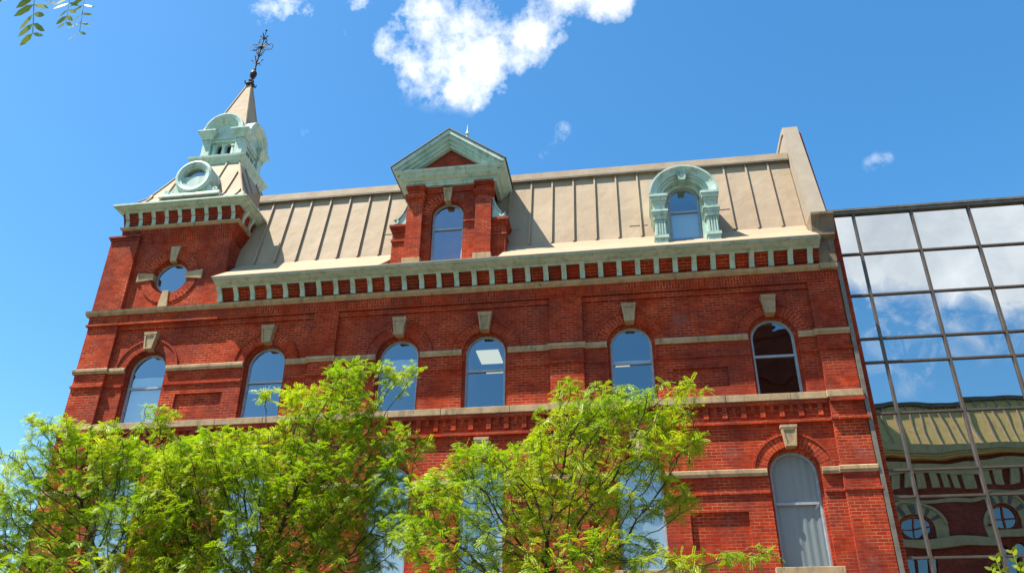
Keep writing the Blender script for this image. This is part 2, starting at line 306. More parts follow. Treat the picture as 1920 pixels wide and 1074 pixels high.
# ------------------------------------------------------------------ brick building
B = thing('brick_building', 'long red brick building with mint green cornices, tan metal mansard roof and corner tower', 'building')
XC = [-13.5, -9.97, -6.18, -3.8, .06, 3.65]
XL, XR, TX = -15.6, 5.5, -11.72
F3 = (9.34, 10.93); F2 = (5.25, 7.40); F1 = (1.2, 3.4)
def part(mb, name, mat, **k): return mb.build(name, mat, B, **k)
def facade():
    holes = []
    for cx in XC:
        for z0, zs in (F3, F2, F1): holes.append(arch(cx, z0, zs, .60))
    panels = [(-12.46, -11.08, 9.66, 10.17), (1.08, 2.44, 9.64, 10.17), (-12.46, -11.08, 5.68, 6.53), (1.17, 2.50, 5.68, 6.53)]
    for x0, x1, z0, z1 in panels: holes.append([(x0, z0), (x1, z0), (x1, z1), (x0, z1)])
    outer = [(XL, 0), (XR, 0), (XR, 13.3), (TX, 13.3), (TX, 12.8), (XL, 12.8)]
    part(MB().prism(outer, 0., .26, XZ, holes), 'front_wall', M['brick'])
    for x0, x1, z0, z1 in panels: part(MB().box(x0, x1, .075, .2, z0, z1), 'recessed_panel', M['brick'])
    w = MB(); w.box(XL, XL + .3, .26, 14, 0, 12.8); w.box(XR - .3, XR, .26, 14, 0, 13.3); w.box(XL + .3, XR - .3, 13.7, 14, 0, 13.3)
    part(w, 'rear_walls', M['brick'])
    r = MB()
    for zc in (12.35, 8.5, 4.3): r.box(XL + .32, XR - .32, .28, 9, zc, zc + .12)
    r.box(XL + .32, XR - .32, 8.9, 9.0, 0, 12.3)
    for x in (-11.8, -8.2, -5.0, -1.8, 1.8): r.box(x - .06, x + .06, .3, 8.9, .05, 12.34)
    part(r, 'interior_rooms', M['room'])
    # pilasters, two storeys and attic of each
    for x0, x1 in ((XL, -14.66), (-8.68, -7.98), (-2.05, -1.17), (4.70, XR - .02)):
        part(MB().box(x0, x1, -.1, .0, 9.34, 12.42), 'pilaster', M['brick'])
        part(MB().box(x0 + (0 if x0 == XL else .0), x1, -.12, .0, 0, 9.10), 'pilaster', M['brick'])
    # segments between openings
    def segs(z):
        xs = [XL]
        e = [XL]
        out = []
        cur = XL
        for cx in XC:
            out.append((cur, cx - .62)); cur = cx + .62
        out.append((cur, XR)); return out
    pil = [(XL, -14.66), (-8.68, -7.98), (-2.05, -1.17), (4.70, XR)]
    def split(a, b):        # (x0, x1, on pilaster)
        cuts = sorted({a, b} | {p for q in pil for p in q if a < p < b}); r = []
        for u, v in zip(cuts, cuts[1:]):
            m = (u + v) / 2; r.append((u, v, any(q[0] <= m <= q[1] for q in pil)))
        return r
    for zb, zt in ((10.86, 11.01), (7.34, 7.50), (3.3, 3.45)):
        for a, b in segs(zb):
            for u, v, on in split(a, b):
                e = .055 if on else 0; y = (-.17 if on else -.085)
                u2 = u - e if (on and u > XL + .1) else (u + (.055 if u in [q[1] for q in pil] else 0)); v2 = v + e if on and v < XR else (v - (.055 if v in [q[0] for q in pil] else 0))
                if on and u <= XL + .1: u2 = XL - .07
                mb = MB().prism([(0, zb), (y * .72, zb), (y * .8, zb + .045), (y, zb + .06), (y, zt - .02), (y * .9, zt), (0, zt)], u2, v2, YZ)
                part(mb, 'impost_band', M['stone'])
                zl = zb - (.42)
                mb = MB().box(u + (.0 if not on else -.02), v - (.0 if not on else -.02), -(.15 if on else .04), 0, zl, zl + .075)
                part(mb, 'brick_string_course', M['brick'])
    # sill bands
    for zb, zt in ((9.16, 9.34), (5.08, 5.25)):
        for u, v, on in split(XL, XR):
            y = -.21 if on else -.13; u2 = u - .05 if (on and u > XL + .1) else (XL - .1 if on else u + .05); v2 = v + .05 if (on and v < XR - .1) else (v if on else v - .05)
            if zb < 8 and not on:
                for cx in XC:
                    if u < cx < v: part(MB().box(cx - .74, cx + .74, -.15, .24, zb, zt), 'sill', M['stone'], bevel=.01)
                continue
            if zb < 8: continue
            x = u2
            while x < v2 - .01:            # separate stone blocks
                x1 = min(v2, x + rnd.uniform(1.3, 2.1));
                if v2 - x1 < .5: x1 = v2
                part(MB().box(x + .003, x1 - .003, y + rnd.uniform(-.004, .004), 0.0, zb, zt), 'sill_band', M['stone'], bevel=.012); x = x1
        if zb > 8:
            for cx in XC: part(MB().box(cx - .6, cx + .6, .0, .24, zb + .05, zt - .002), 'inner_sill', M['stone'])
    # dentil course under the sill band
    mb = MB()
    for u, v, on in split(XL, XR):
        y = -.12 if on else 0
        mb.box(u, v, y - .09, y, 9.06, 9.155)
        n = max(2, int((v - u) / .44)); st = (v - u) / n
        if not on:
            for i in range(n):
                x = u + (i + .5) * st
                mb.box(x - .06, x + .06, -.06, 0, 8.76, 9.06); mb.box(x - .06 - st / 2 + .02, x + .06 - st / 2 - .02, -.045, 0, 8.88, 9.06)
                mb.box(x + .06, x - .06 + st, -.025, 0, 8.90, 8.96)
        mb.box(u - (.04 if on else 0), v + (.04 if on else 0), y - .09, y, 8.60, 8.68)
    part(mb, 'dentil_course', M['brick'])
    # soldier course below the belt
    part(MB().box(XL - .02, XR, -.125, 0, 12.44, 12.684), 'soldier_course', M['brick'], uvswap=True)
    part(MB().box(XL - .06, TX + .15, -.16, -.0, 12.36, 12.42).box(TX + .15, XR, -.11, 0, 12.38, 12.44), 'corbel_course', M['brick'])
    mb = MB()
    for u, v, on in split(XL, XR):
        if not on: mb.box(u, v, -.05, 0, 12.22, 12.36)
    part(mb, 'corbel_course', M['brick'])
    # belt stone
    x = XL - .12
    while x < 5.05:
        x1 = min(5.06, x + rnd.uniform(1.6, 2.4))
        mb = MB().prism([(0, 12.685), (-.16, 12.685), (-.23, 12.75), (-.245, 12.82), (-.17, 12.845), (0, 12.845)], x + .002, x1 - .002, YZ); part(mb, 'belt_course', M['stone']); x = x1
    # arches
    for cx in XC:
        for k, (z0, zs) in enumerate((F3, F2, F1)):
            o = .05 if k == 1 else .035
            part(MB().sweep(semi(cx, zs, .0001 + .62), [(0, -o), (.27, -o), (.27, .005), (0, .005)], XZ, uvmode=1), 'arch_ring', M['brick'])
            part(MB().sweep(semi(cx, zs, .895), [(0, -o - .027), (.055, -o - .027), (.055, .004), (0, .004)], XZ, uvmode=1), 'arch_label', M['brick'])
            part(MB().sweep(semi(cx, zs, .545), [(0, .075), (.054, .075), (.054, .25), (0, .25)], XZ, uvmode=1), 'inner_arch', M['brick'])
            part(MB().box(cx - .60, cx - .545, .075, .25, z0, zs), 'inner_jamb', M['brick']); part(MB().box(cx + .545, cx + .60, .075, .25, z0, zs), 'inner_jamb', M['brick'])
            keystone(cx, zs + .59, zs + 1.11, .122, .185, -.17)
            pw = .51; yg = .17
            kind = (k, XC.index(cx))
            window(cx, z0, zs, .545, yg, zs - (.47 if k == 0 else .68), B, kind)
def keystone(cx, z0, z1, w0, w1, y, parent=None, mat=None):
    poly = [(cx - w0, z0), (cx + w0, z0), (cx + w1, z1 - .06), (cx + w1, z1), (cx - w1, z1), (cx - w1, z1 - .06)]
    mb = MB().prism([(cx - w0, z0), (cx + w0, z0), (cx + w1 * .97, z1 - .07), (cx - w1 * .97, z1 - .07)], y, .1, XZ)
    mb.box(cx - w1 * 1.04, cx + w1 * 1.04, y - .03, .08, z1 - .068, z1)
    # raised edge around a sunk face
    t = .045
    mb.prism([(cx - w0, z0), (cx + w0, z0), (cx + w1 * .97, z1 - .07), (cx - w1 * .97, z1 - .07)], y - .022, y - .001, XZ, holes=[[(cx - w0 + t, z0 + t), (cx + w0 - t, z0 + t), (cx + w1 * .97 - t, z1 - .07 - t), (cx - w1 * .97 + t, z1 - .07 - t)]])
    return mb.build('keystone', mat or M['stone'], parent or B)
def window(cx, z0, zs, r, y, sash, parent, kind, sub=False):
    mb = MB().sweep(arch(cx, z0, zs, r - .002), [(0, y), (-.042, y), (-.05, y + .02), (-.05, y + .07), (0, y + .07)], XZ, closed=True)
    mb.box(cx - r + .048, cx + r - .048, y + .005, y + .05, sash - .03, sash + .03)
    mb.sweep(arch(cx, z0 + .05, zs, r - .052), [(0, y + .03), (-.014, y + .03), (-.014, y + .055), (0, y + .055)], XZ, closed=True)
    fr = mb.build('window' if not sub else 'window_frame', M['frame'], parent)
    pp = fr if not sub else parent
    jx, jz = rnd.uniform(-.003, .003), rnd.uniform(-.004, .004)
    for (a, b, top) in ((z0 + .04, sash - .02, False), (sash + .02, zs, True)):
        if top: poly = [(cx - r + .045, a), (cx + r - .045, a)] + semi(cx, zs, r - .045)
        else: poly = [(cx - r + .045, a), (cx + r - .045, a), (cx + r - .045, b), (cx - r + .045, b)]
        o = MB().add([XZ(p[0], p[1], y + .04 + (.0 if top else .008) + (p[0] - cx) * jx + (p[1] - a) * jz) for p in poly], [list(range(len(poly)))]).build('glass_pane' if not sub else 'window_pane', M['glass'], pp)
    BL = {(0, 0): (z0, zs - .12, .09), (0, 1): (zs - .75, zs - .62, .12), (0, 2): (zs - .28, zs + .02, .1), (0, 4): (zs - .45, zs - .36, .1), (1, 0): (z0, zs + .6, .08), (1, 1): (z0, zs + .6, .08), (1, 2): (z0, zs + .6, .08), (1, 3): (z0 + .3, zs + .6, .08), (1, 4): (z0, zs + .6, .08), (1, 5): (z0, zs + .6, .08)}
    if kind in BL:
        b0, b1, dy = BL[kind]; mb = MB(); r2 = r - .03
        nn = 24; vs = []
        top = b1 > zs + .2
        for i in range(nn + 1):
            x = cx - r2 + 2 * r2 * i / nn; zt = min(b1, zs + math.sqrt(max(0, r2 * r2 - (x - cx) ** 2))) if b1 > zs else b1
            yy = y + dy + .012 * math.sin(i * (1.6 if kind == (1, 5) else .4)); vs += [(x, yy, b0), (x, yy, zt)]
        mb.add(vs, [(2 * i, 2 * i + 2, 2 * i + 3, 2 * i + 1) for i in range(nn)]); mb.build('blind' if kind != (1, 5) else 'curtain', M['blind'], pp, smooth=True)
facade()
# fluorescent panels on the ceiling behind the fourth top-floor window
part(MB().box(-4.62, -3.94, 2.9, 3.85, 12.30, 12.345), 'ceiling_light', M['lamp'])
part(MB().box(-4.6, -3.9, 4.45, 4.6, 12.30, 12.345), 'ceiling_light', M['lamp'])
part(MB().box(-.45, .0, 4.4, 4.6, 12.30, 12.345), 'ceiling_light', M['lamp'])
# ---- main cornice, brackets, roof
def bracket_mb(x, w, z0, z1, base=0., span=((.2, .43),), top=.025):
    ya, yb = span[0]; h = z1 - z0; pr = []
    for k in range(13):
        t = k / 12; yy = -(ya + (yb - ya) * t) - .035 - .03 * math.cos(t * 1.9 * PI + .5) * (1 - .2 * t); pr.append((yy, z0 + h * t))
    return MB().prism([(base, z0)] + pr + [(base, z1)], x - w / 2, x + w / 2, YZ)
def cornice():
    e = XR - .42
    prof = [(0, 13.24), (.41, 13.22), (.42, 13.195), (.46, 13.195), (.47, 13.22), (.53, 13.23), (.60, 13.245), (.68, 13.275), (.74, 13.29), (.745, 13.30), (.80, 13.30), (.80, 13.34), (0, 13.34)]
    mb = MB().sweep([(TX + .12, 0), (e, 0)], prof, XY); part(mb, 'cornice', M['green'])
    mb = MB()
    for k in range(5): mb.box(TX + .1, e, -.17 - .05 * k, 0, 12.846 + .0766 * k, 12.846 + .0766 * (k + 1) - (.002 if k < 4 else .01))
    part(mb, 'brick_frieze', M['brick'])
    for i in range(34):
        x = -11.54 + i * .4965; mb = bracket_mb(x, .135, 12.85, 13.23, 0, [(.20, .43)]); o = part(mb, 'bracket', M['green'], origin=(x, 0, 13.23))
    # drip edge + flared skirt
    sk = [(-.79, 13.342), (-.825, 13.342), (-.825, 13.37), (-.78, 13.40), (.06, 14.05), (.46, 14.47), (.60, 14.47), (.6, 13.342)]
    dl, dr = -6.70, -3.36
    def gabled(x0, x1, n):
        part(MB().prism(sk, x0, x1, YZ), n, M['flare'])
    gabled(TX + .1, dl - .0, 'flared_eave'); gabled(dr, 5.06, 'flared_eave')
    part(MB().box(dl, dr, -.825, -.2, 13.342, 13.38), 'flared_eave', M['flare'])
    # seams on flare
    # mansard slope
    y0, z0, y1, z1 = .49, 14.47, 1.13, 17.17
    def slope(x0, x1): part(MB().prism([(y0, z0), (y1, z1), (y1 + .3, z1), (y0 + .3, z0)], x0, x1, YZ), 'mansard_slope', M['roof'])
    slope(TX + .0, 5.08)
    nx, nz = -(z1 - z0), (y1 - y0); l = math.hypot(nx, nz); nx /= l; nz /= l
    x = 4.46; k = 0
    while x > TX + .1:
        if not (dl + .1 < x < dr - .1):
            h = .07; w = .022
            mb = MB().prism([(y0 + .01 * nx, z0 + .02), (y0 + h * nx, z0 + .02), (y1 + h * nx, z1 - .02), (y1 + .0, z1 - .02)], x - w, x + w, YZ); part(mb, 'standing_seam', M['roof'])
        x -= .648
    mb = MB(); x = 4.46                      # horizontal joints of single sheets
    js = [(-7.0, 15.35), (-3.2, 15.15), (2.9, 15.35), (.5, 14.95)]
    for xa, zz in js:
        yy = y0 + (zz - z0) * (y1 - y0) / (z1 - z0); part(MB().box(xa - .26, xa + .26, yy - .012, yy + .05, zz, zz + .02), 'sheet_joint', M['roof'])
    part(MB().prism([(y1 - .06, 17.17), (y1 - .10, 17.20), (y1 - .115, 17.22), (y1 - .085, 17.46), (y1 - .06, 17.48), (y1 + .05, 17.50), (y1 + .6, 17.60), (y1 + .6, 17.17)], TX + .02, 5.08, YZ), 'ridge_fascia', M['roof'])
    part(MB().box(TX + .02, 5.08, y1 - .13, y1 - .06, 17.155, 17.195), 'gutter', M['flash'])
    part(MB().prism([(y1 + .6, 17.60), (12.9, 17.9), (14.1, 13.3), (y1 + .6, 13.3)], TX, 5.08, YZ), 'flat_roof', M['roof'])
    # gable parapet and coping
    cop = [(-.30, 13.90), (1.02, 18.28), (1.6, 18.42), (12, 18.42), (12, 13.3), (-.3, 13.3)]
    part(MB().prism([(-.22, 13.3), (-.22, 14.0), (1.06, 18.16), (1.6, 18.3), (12, 18.3), (12, 13.3)], 5.10, 5.42, YZ), 'gable_parapet', M['coping'])
    part(MB().prism([(-.30, 14.16), (.98, 18.36), (1.3, 18.44), (12, 18.44), (12, 18.30), (1.3, 18.30), (1.08, 18.2), (-.2, 14.05)], 5.07, 5.50, YZ), 'gable_coping', M['coping'])
    part(MB().prism([(-.05, 13.3), (-.05, 14.3), (1.10, 18.26), (1.6, 18.28), (12, 18.28), (12, 13.3)], 5.505, 5.60, YZ), 'gable_brick', M['brick'])
    # corner pier cap
    mb = MB().box(5.08, 5.52, -.26, .3, 12.85, 13.52); o = part(mb, 'corner_pier', M['darkstone'], bevel=.01)
    part(MB().prism([(0, 13.52), (-.26, 13.52), (-.38, 13.62), (-.38, 13.72), (0, 13.72)], 5.06, 5.56, YZ), 'corner_pier_corbel', M['darkstone'])
    part(MB().prism([(.2, 13.72), (-.34, 13.72), (-.36, 13.95), (-.42, 14.12), (-.50, 14.20), (-.50, 14.27), (.2, 14.27)], 5.02, 5.60, YZ), 'corner_pier_cap', M['darkstone'])
    part(MB().box(5.065, XR, -.25, 0, 12.69, 12.85), 'belt_course', M['stone'])
    # flashing strip and brick edge next to glass annex
    part(MB().box(XR + .002, XR + .10, -.14, .0, 0, 12.9), 'flashing_strip', M['flash'])
    part(MB().box(XR + .002, XR + .24, .001, .3, 0, 14.3), 'brick_return', M['brick'])
cornice()
# ------------------------------------------------------------------ centre dormer
def dormer():
    D = MB().box(-6.02, -3.9, .3, 1.6, 13.5, 16.3).build('pediment_dormer', M['brick'], B); D['label'] = 'tall brick dormer under a mint green triangular pediment'
    def p(mb, n, m, **k): return mb.build(n, M[m], D, **k)
    cx = -5.0; wc = -5.03; r = .44; zs = 15.43; z0 = 13.72
    p(MB().prism([(-6.25, 13.5), (-3.68, 13.5), (-3.68, 16.42), (-6.25, 16.42)], 0, .3, XZ, holes=[arch(wc, z0, zs, r + .04)]), 'dormer_wall', 'brick')
    p(MB().sweep(semi(wc, zs, r + .06), [(0, -.02), (.30, -.02), (.30, .004), (0, .004)], XZ, uvmode=1), 'arch_ring', 'brick')
    for a, b in ((-6.23, -5.76), (-4.17, -3.70)):
        p(MB().box(a, b, -.16, 0, 13.9, 15.95), 'pilaster', 'brick')
        p(MB().box(a - .03, b + .03, -.20, 0, 13.5, 13.93), 'pilaster_base', 'stone', bevel=.01)
        mb = MB().box(a - .04, b + .04, -.20, 0, 15.95, 16.02).box(a - .07, b + .07, -.24, 0, 16.02, 16.12).box(a, b, -.165, 0, 16.12, 16.30).box(a - .04, b + .04, -.2, 0, 16.30, 16.36).box(a - .06, b + .06, -.24, 0, 16.36, 16.42)
        p(mb, 'pilaster_cap', 'brick')
    p(MB().box(-5.70, -4.23, -.05, 0, 16.22, 16.42), 'wall_corbel', 'brick')
    p(MB().box(-5.74, -5.53, -.06, 0, 15.12, 15.2), 'string_course', 'brick'); p(MB().box(-4.53, -4.19, -.06, 0, 15.12, 15.2), 'string_course', 'brick')
    k = keystone(wc, zs + .42, zs + .9, .085, .135, -.10, D)
    window(wc, z0, zs, r + .03, .14, 15.02, D, ('d', 0), sub=True)
    p(MB().box(-5.5, -4.55, .5, 2.2, 13.6, 16.2), 'dormer_room', 'dark')
    for sx, x0, x1 in ((-1, -6.66, -6.235), (1, -3.695, -3.30)):
        p(MB().box(x0, x1, .02, 1.4, 13.5, 15.0).box(x0 - .03, x1 + .03, -.02, 1.3, 14.62, 14.69).box(x0 - .03, x1 + .03, -.02, 1.2, 14.95, 15.02).box(x0 - .06, x1 + .06, -.05, 1.2, 15.02, 15.09).box(x0 - .09, x1 + .09, -.08, 1.2, 15.09, 15.17), 'side_wing', 'brick')
        p(MB().box(x0 - .02, x1 + .02, -.03, .6, 13.5, 13.86), 'wing_base', 'stone')
        # scroll
        pts = []; xi = x1 if sx < 0 else x0; xo = x0 if sx < 0 else x1
        for t in np.linspace(0, 1, 12):
            x = xi + (xo - xi) * t; pts.append((x, 15.17 + .12 + .58 * (1 - t) ** 2.2))
        pts += [(xo - sx * .0, 15.17), (xi, 15.17)]
        p(MB().prism(pts, -.04, .12, XZ), 'scroll', 'green', bevel=.012)
        mb = MB().sweep(circ(xo - sx * .1, 15.27, .085, 14), [(0, -.08), (-.05, -.08), (-.05, .0), (0, .0)], XZ, closed=True).sweep([(a, b) for a, b in pts[:12]] if sx < 0 else [(a, b) for a, b in pts[:12]][::-1], [(0, -.08), (.035, -.08), (.035, .14), (0, .14)], XZ)
        p(mb, 'scroll_rim', 'green')
    # entablature wraps front and both sides
    path = [(-6.24, 1.5), (-6.24, -.02), (-3.69, -.02), (-3.69, 1.5)]
    prof = [(0, 16.42), (.12, 16.42), (.12, 16.50), (.15, 16.52), (.15, 16.56), (.22, 16.60), (.29, 16.66), (.32, 16.68), (.32, 16.74), (.40, 16.80), (.42, 16.86), (.0, 16.88)]
    p(MB().sweep(path, prof, XY), 'entablature', 'green')
    # raking cornice: gable path in elevation, apex
    zx = 18.20; xl, xr, zb = -6.70, -3.28, 16.93
    s = (zx - zb) / ((xr - xl) / 2)
    def rake(o0, o1, ya, yb, name='raking_cornice', m='green'):
        path = [(xr, zb), (cx, zx), (xl, zb)]
        return MB().sweep(path, [(o0, ya), (o1, ya), (o1, yb), (o0, yb)], XZ)
    mb = rake(-.09, .02, -.50, 1.9); 
    o = len(mb.v)
    m2 = rake(-.20, -.09, -.42, .2); mb.add(m2.v, m2.f); m3 = rake(-.30, -.20, -.34, .2); mb.add(m3.v, m3.f); m4 = rake(-.37, -.30, -.27, .2); mb.add(m4.v, m4.f)
    p(mb, 'raking_cornice', 'green')
    p(MB().sweep([(xr + .03, zb), (cx, zx + .012), (xl - .03, zb)], [(.022, -.53), (.045, -.53), (.045, 1.92), (.022, 1.92)], XZ), 'drip_edge', 'flash')
    p(MB().prism([(xl + .35, 16.88), (xr - .35, 16.88), (cx, zx - .30)], -.10, .3, XZ), 'tympanum', 'brick')
    p(MB().prism([(xl + .2, 16.90), (xr - .2, 16.90), (cx, zx - .11)], .3, 2.4, XZ), 'gable_roof', 'roof')
    fz = 18.2
    p(MB().lathe([(.10, fz - .15), (.10, fz + .05), (.05, fz + .1), (.05, fz + .25), (.085, fz + .30), (.085, fz + .4), (.035, fz + .46), (.04, fz + .8), (.07, fz + .86), (.03, fz + .98), (.0, fz + 1.3)], (-4.72, .8), 12), 'gable_finial', 'green', smooth=False)
dormer()
# ------------------------------------------------------------------ arched dormer
def arched_dormer():
    cx = 1.78; zs = 15.22; R0 = .93
    D = MB().prism([(cx - .62, 13.55), (cx + .62, 13.55), (cx + .62, 15.2)] + semi(cx, zs, .62)[0:] + [(cx - .62, 15.2)], .12, 1.5, XZ, holes=[arch(cx, 13.62, 15.28, .44)]).build('arched_dormer', M['green'], B)
    D['label'] = 'mint green round arched dormer with fluted columns'
    def p(mb, n, m='green', **k): return mb.build(n, M[m], D, **k)
    # hood: barrel going back into roof
    p(MB().sweep(semi(cx, zs, .0001), [(.58, -.28), (.66, -.28), (.66, -.34), (.72, -.34), (.72, -.40), (.80, -.42), (.88, -.47), (.90, -.50), (.955, -.50), (.955, -.42), (.93, 1.3), (.58, 1.3)], XZ), 'arch_hood', bevel=0)
    p(MB().sweep(semi(cx, zs, .0001), [(.46, -.12), (.585, -.12), (.585, .13), (.46, .13)], XZ), 'inner_arch')
    keystone(cx, zs + .50, zs + .86, .09, .145, -.42, D, M['green'])
    for sx in (-1, 1):
        c = cx + sx * .70
        def bx(a, b, y, z0, z1): return (min(c + a, c + b), max(c + a, c + b), y, .3, z0, z1)
        mb = MB().box(c - .25, c + .25, -.52, .5, 15.16, 15.24).box(c - .23, c + .23, -.49, .5, 15.06, 15.16).box(c - .19, c + .19, -.43, .5, 14.98, 15.06).box(c - .16, c + .16, -.40, .4, 14.74, 14.98)
        p(mb, 'impost_block')
        mb = MB().box(c - .23, c + .23, -.48, .3, 14.68, 14.74).box(c - .20, c + .20, -.45, .3, 14.60, 14.68).box(c - .17, c + .17, -.42, .3, 14.50, 14.60).box(c - .19, c + .19, -.43, .2, 14.46, 14.50)
        p(mb, 'capital')
        mb = MB().box(c - .145, c + .145, -.37, .2, 13.95, 14.47)
        for q in (-.12, -.05, .02, .09): mb.box(c + q - .0, c + q + .035, -.40, -.37, 13.98, 14.44)
        p(mb, 'fluted_pilaster')
        p(MB().box(c - .20, c + .20, -.42, .2, 13.86, 13.95).box(c - .17, c + .17, -.39, .2, 13.56, 13.86).box(c - .20, c + .20, -.44, .1, 13.54, 13.62), 'pedestal')
        p(MB().box(min(cx + sx * .44, cx + sx * .56), max(cx + sx * .44, cx + sx * .56), -.14, .14, 13.55, 15.24), 'window_jamb')
    p(MB().box(cx - .60, cx + .60, -.36, .3, 13.53, 13.60), 'sill')
    window(cx, 13.60, 15.26, .43, -.02, 14.90, D, ('d', 1), sub=True)
    p(MB().box(cx - .5, cx + .5, .6, 1.4, 13.6, 15.6), 'dormer_room', 'dark')
    p(MB().box(cx - .38, cx + .38, .1, .115, 14.12, 14.9), 'blind', 'blind')
arched_dormer()
# ------------------------------------------------------------------ corner tower
def tower():
    cx, cy, h = -13.45, 1.88, 1.88
    T = MB().box(XL + .3, TX - .3, 3.9, 4.2, 12.8, 16.2).build('corner_tower', M['brick'], B); T['label'] = 'square brick corner tower with round window, arched belfry and pointed metal spire'
    def p(mb, n, m, **k): return mb.build(n, M[m], T, **k)
    wc, wz = -13.45, 13.97
    p(MB().prism([(XL + .02, 12.8), (TX, 12.8), (TX, 15.2), (XL + .02, 15.2)], 0, .3, XZ, holes=[circ(wc, wz, .58)]), 'tower_wall', 'brick')
    p(MB().box(TX - .3, TX, .3, 4.2, 12.8, 15.2), 'tower_wall', 'brick'); p(MB().box(XL + .02, XL + .32, .3, 4.2, 12.8, 15.2), 'tower_wall', 'brick')
    # stepped corbels up to the frieze
    mb = MB()
    for k in range(6):
        e = .03 * (k + 1); z = 15.2 + k * .0766; xo = TX + .155 * (k + 1) / 6; yo = -.12 * (k + 1) / 6
        mb.box(XL + .26, xo, yo, 3.9, z, z + .0766)
    p(mb, 'corbelling', 'brick', uvswap=True)
    p(MB().sweep([(XL + .3, 3.8), (XL + .3, -.09), (TX + .13, -.09), (TX + .13, 3.8)], [(0, 15.655), (.05, 15.655), (.10, 15.70), (.11, 15.755), (0, 15.765)], XY), 'stone_band', 'stone')
    p(MB().box(XL, -14.70, -.13, .0, 12.89, 15.38).box(XL - .04, -14.66, -.17, 0, 15.30, 15.34).box(XL - .09, -14.63, -.2, 0, 15.38, 15.44).box(XL - .05, -14.7, -.14, .0, 15.34, 15.38).box(XL - .04, XL + .02, -.1, 1.2, 12.89, 15.4), 'corner_pilaster', 'brick')
    ring = MB().sweep(circ(wc, wz, .60), [(0, -.03), (.29, -.03), (.29, .005), (0, .005)], XZ, closed=True, uvmode=1); p(ring, 'window_ring', 'brick')
    p(MB().sweep(circ(wc, wz, .50), [(0, .1), (.085, .1), (.085, .28), (0, .28)], XZ, closed=True, uvmode=1), 'inner_ring', 'brick')
    for a in range(4):
        an = a * PI / 2; ca, sa = math.cos(an), math.sin(an)
        pl = [(.50, -.095), (1.04, -.155), (1.04, .155), (.50, .095)]
        p(MB().prism([(wc + u * ca - v * sa, wz + u * sa + v * ca) for u, v in pl], -.06, .12, XZ), 'ring_keystone', 'stone', bevel=.01)
    p(MB().sweep(circ(wc, wz, .50), [(0, .14), (-.035, .14), (-.035, .2), (0, .2)], XZ, closed=True), 'window_frame', 'frame')
    c = circ(wc, wz, .475); p(MB().add([(a, .17, b) for a, b in c], [list(range(len(c)))]), 'window_pane', 'glass')
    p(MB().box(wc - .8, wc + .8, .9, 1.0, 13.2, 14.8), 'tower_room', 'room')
    # cornice
    sq = lambda q: [(cx - q, cy - q), (cx + q, cy - q), (cx + q, cy + q), (cx - q, cy + q)]
    prof = [(-.3, 16.20), (.09, 16.195), (.10, 16.175), (.14, 16.175), (.15, 16.20), (.21, 16.215), (.28, 16.245), (.33, 16.275), (.345, 16.29), (.40, 16.295), (.40, 16.355), (-.3, 16.42)]
    p(MB().sweep([(-15.14, -.2), (-11.57, -.2), (-11.57, 3.96), (-15.14, 3.96)], prof, XY, closed=True), 'tower_cornice', 'green')
    p(MB().prism([(-.585, 16.357), (.3, 16.357), (.3, 16.9), (.09, 16.86)], -15.50, -11.20, YZ), 'eave_flashing', 'flare')
    mb = MB()
    for k in range(6): mb.box(XL + .27, TX + .15 + .008 * k, -.12 - .033 * k, 3.9, 15.762 + .0725 * k, 15.762 + .0725 * (k + 1) - .002)
    p(mb, 'frieze', 'brick')
    for side in (0, 1, 3):
        for i in range(9):
            x = cx - 1.74 + i * .435; e = (.0 if side == 0 else .03)
            mb = bracket_mb(x, .125, 15.765, 16.20, .1, [(.12, .28)] if side == 0 else [(.0, .12)])
            if side: mb.rot([0, PI / 2, PI, -PI / 2][side], (cx, cy))
            p(mb, 'bracket', 'green')
    # bell-cast metal roof
    prof = [(2.14, 16.44), (1.80, 16.86), (1.62, 17.1), (1.30, 17.85), (1.06, 18.45), (.86, 18.95)]
    mb = MB(); vs = []; fs = []
    for q, z in prof: vs += [(x, y, z) for x, y in sq(q)]
    for i in range(len(prof) - 1):
        for k in range(4): fs.append([i * 4 + k, i * 4 + (k + 1) % 4, (i + 1) * 4 + (k + 1) % 4, (i + 1) * 4 + k])
    fs += [[3, 2, 1, 0], [len(vs) - 4 + k for k in range(4)]]
    p(mb.add(vs, fs), 'tower_roof', 'roof')
    def slope_pt(u, t, side):     # u in -1..1 across, t along profile
        i = min(int(t), len(prof) - 2); f = t - i; q = prof[i][0] * (1 - f) + prof[i + 1][0] * f; z = prof[i][1] * (1 - f) + prof[i + 1][1] * f; return q, z
    for side in (0, 1, 3):
        for xo in (-1.5, -1.02, -.45, .45, 1.02, 1.5):
            pts = []
            for t in np.linspace(.35, 5, 16):
                q, z = slope_pt(0, t, side)
                if abs(xo) < q - .03: pts.append((cx + xo, cy - q - .0, z))
            if len(pts) > 2:
                mb = MB(); v = []; f = []
                for (x, y, z) in pts: v += [(x - .022, y, z), (x - .022, y - .045, z + .02), (x + .022, y - .045, z + .02), (x + .022, y, z)]
                for i in range(len(pts) - 1):
                    for k in range(4): f.append([i * 4 + k, i * 4 + (k + 1) % 4, i * 4 + 4 + (k + 1) % 4, i * 4 + 4 + k])
                f += [[0, 1, 2, 3], [len(v) - 4 + k for k in range(4)]]
                mb.add(v, f).rot([0, PI / 2, PI, -PI / 2][side], (cx, cy)); p(mb, 'roof_seam', 'roof')
    for sx, sy in ((-1, -1), (1, -1), (1, 1)):
        p(MB().tube([(cx + sx * q, cy + sy * q, z + .01) for q, z in prof[1:]], .035, 6), 'hip_ridge', 'roof')
    # roundel dormer on front
    rc, rzz = -13.42, 17.62; yf = -.06
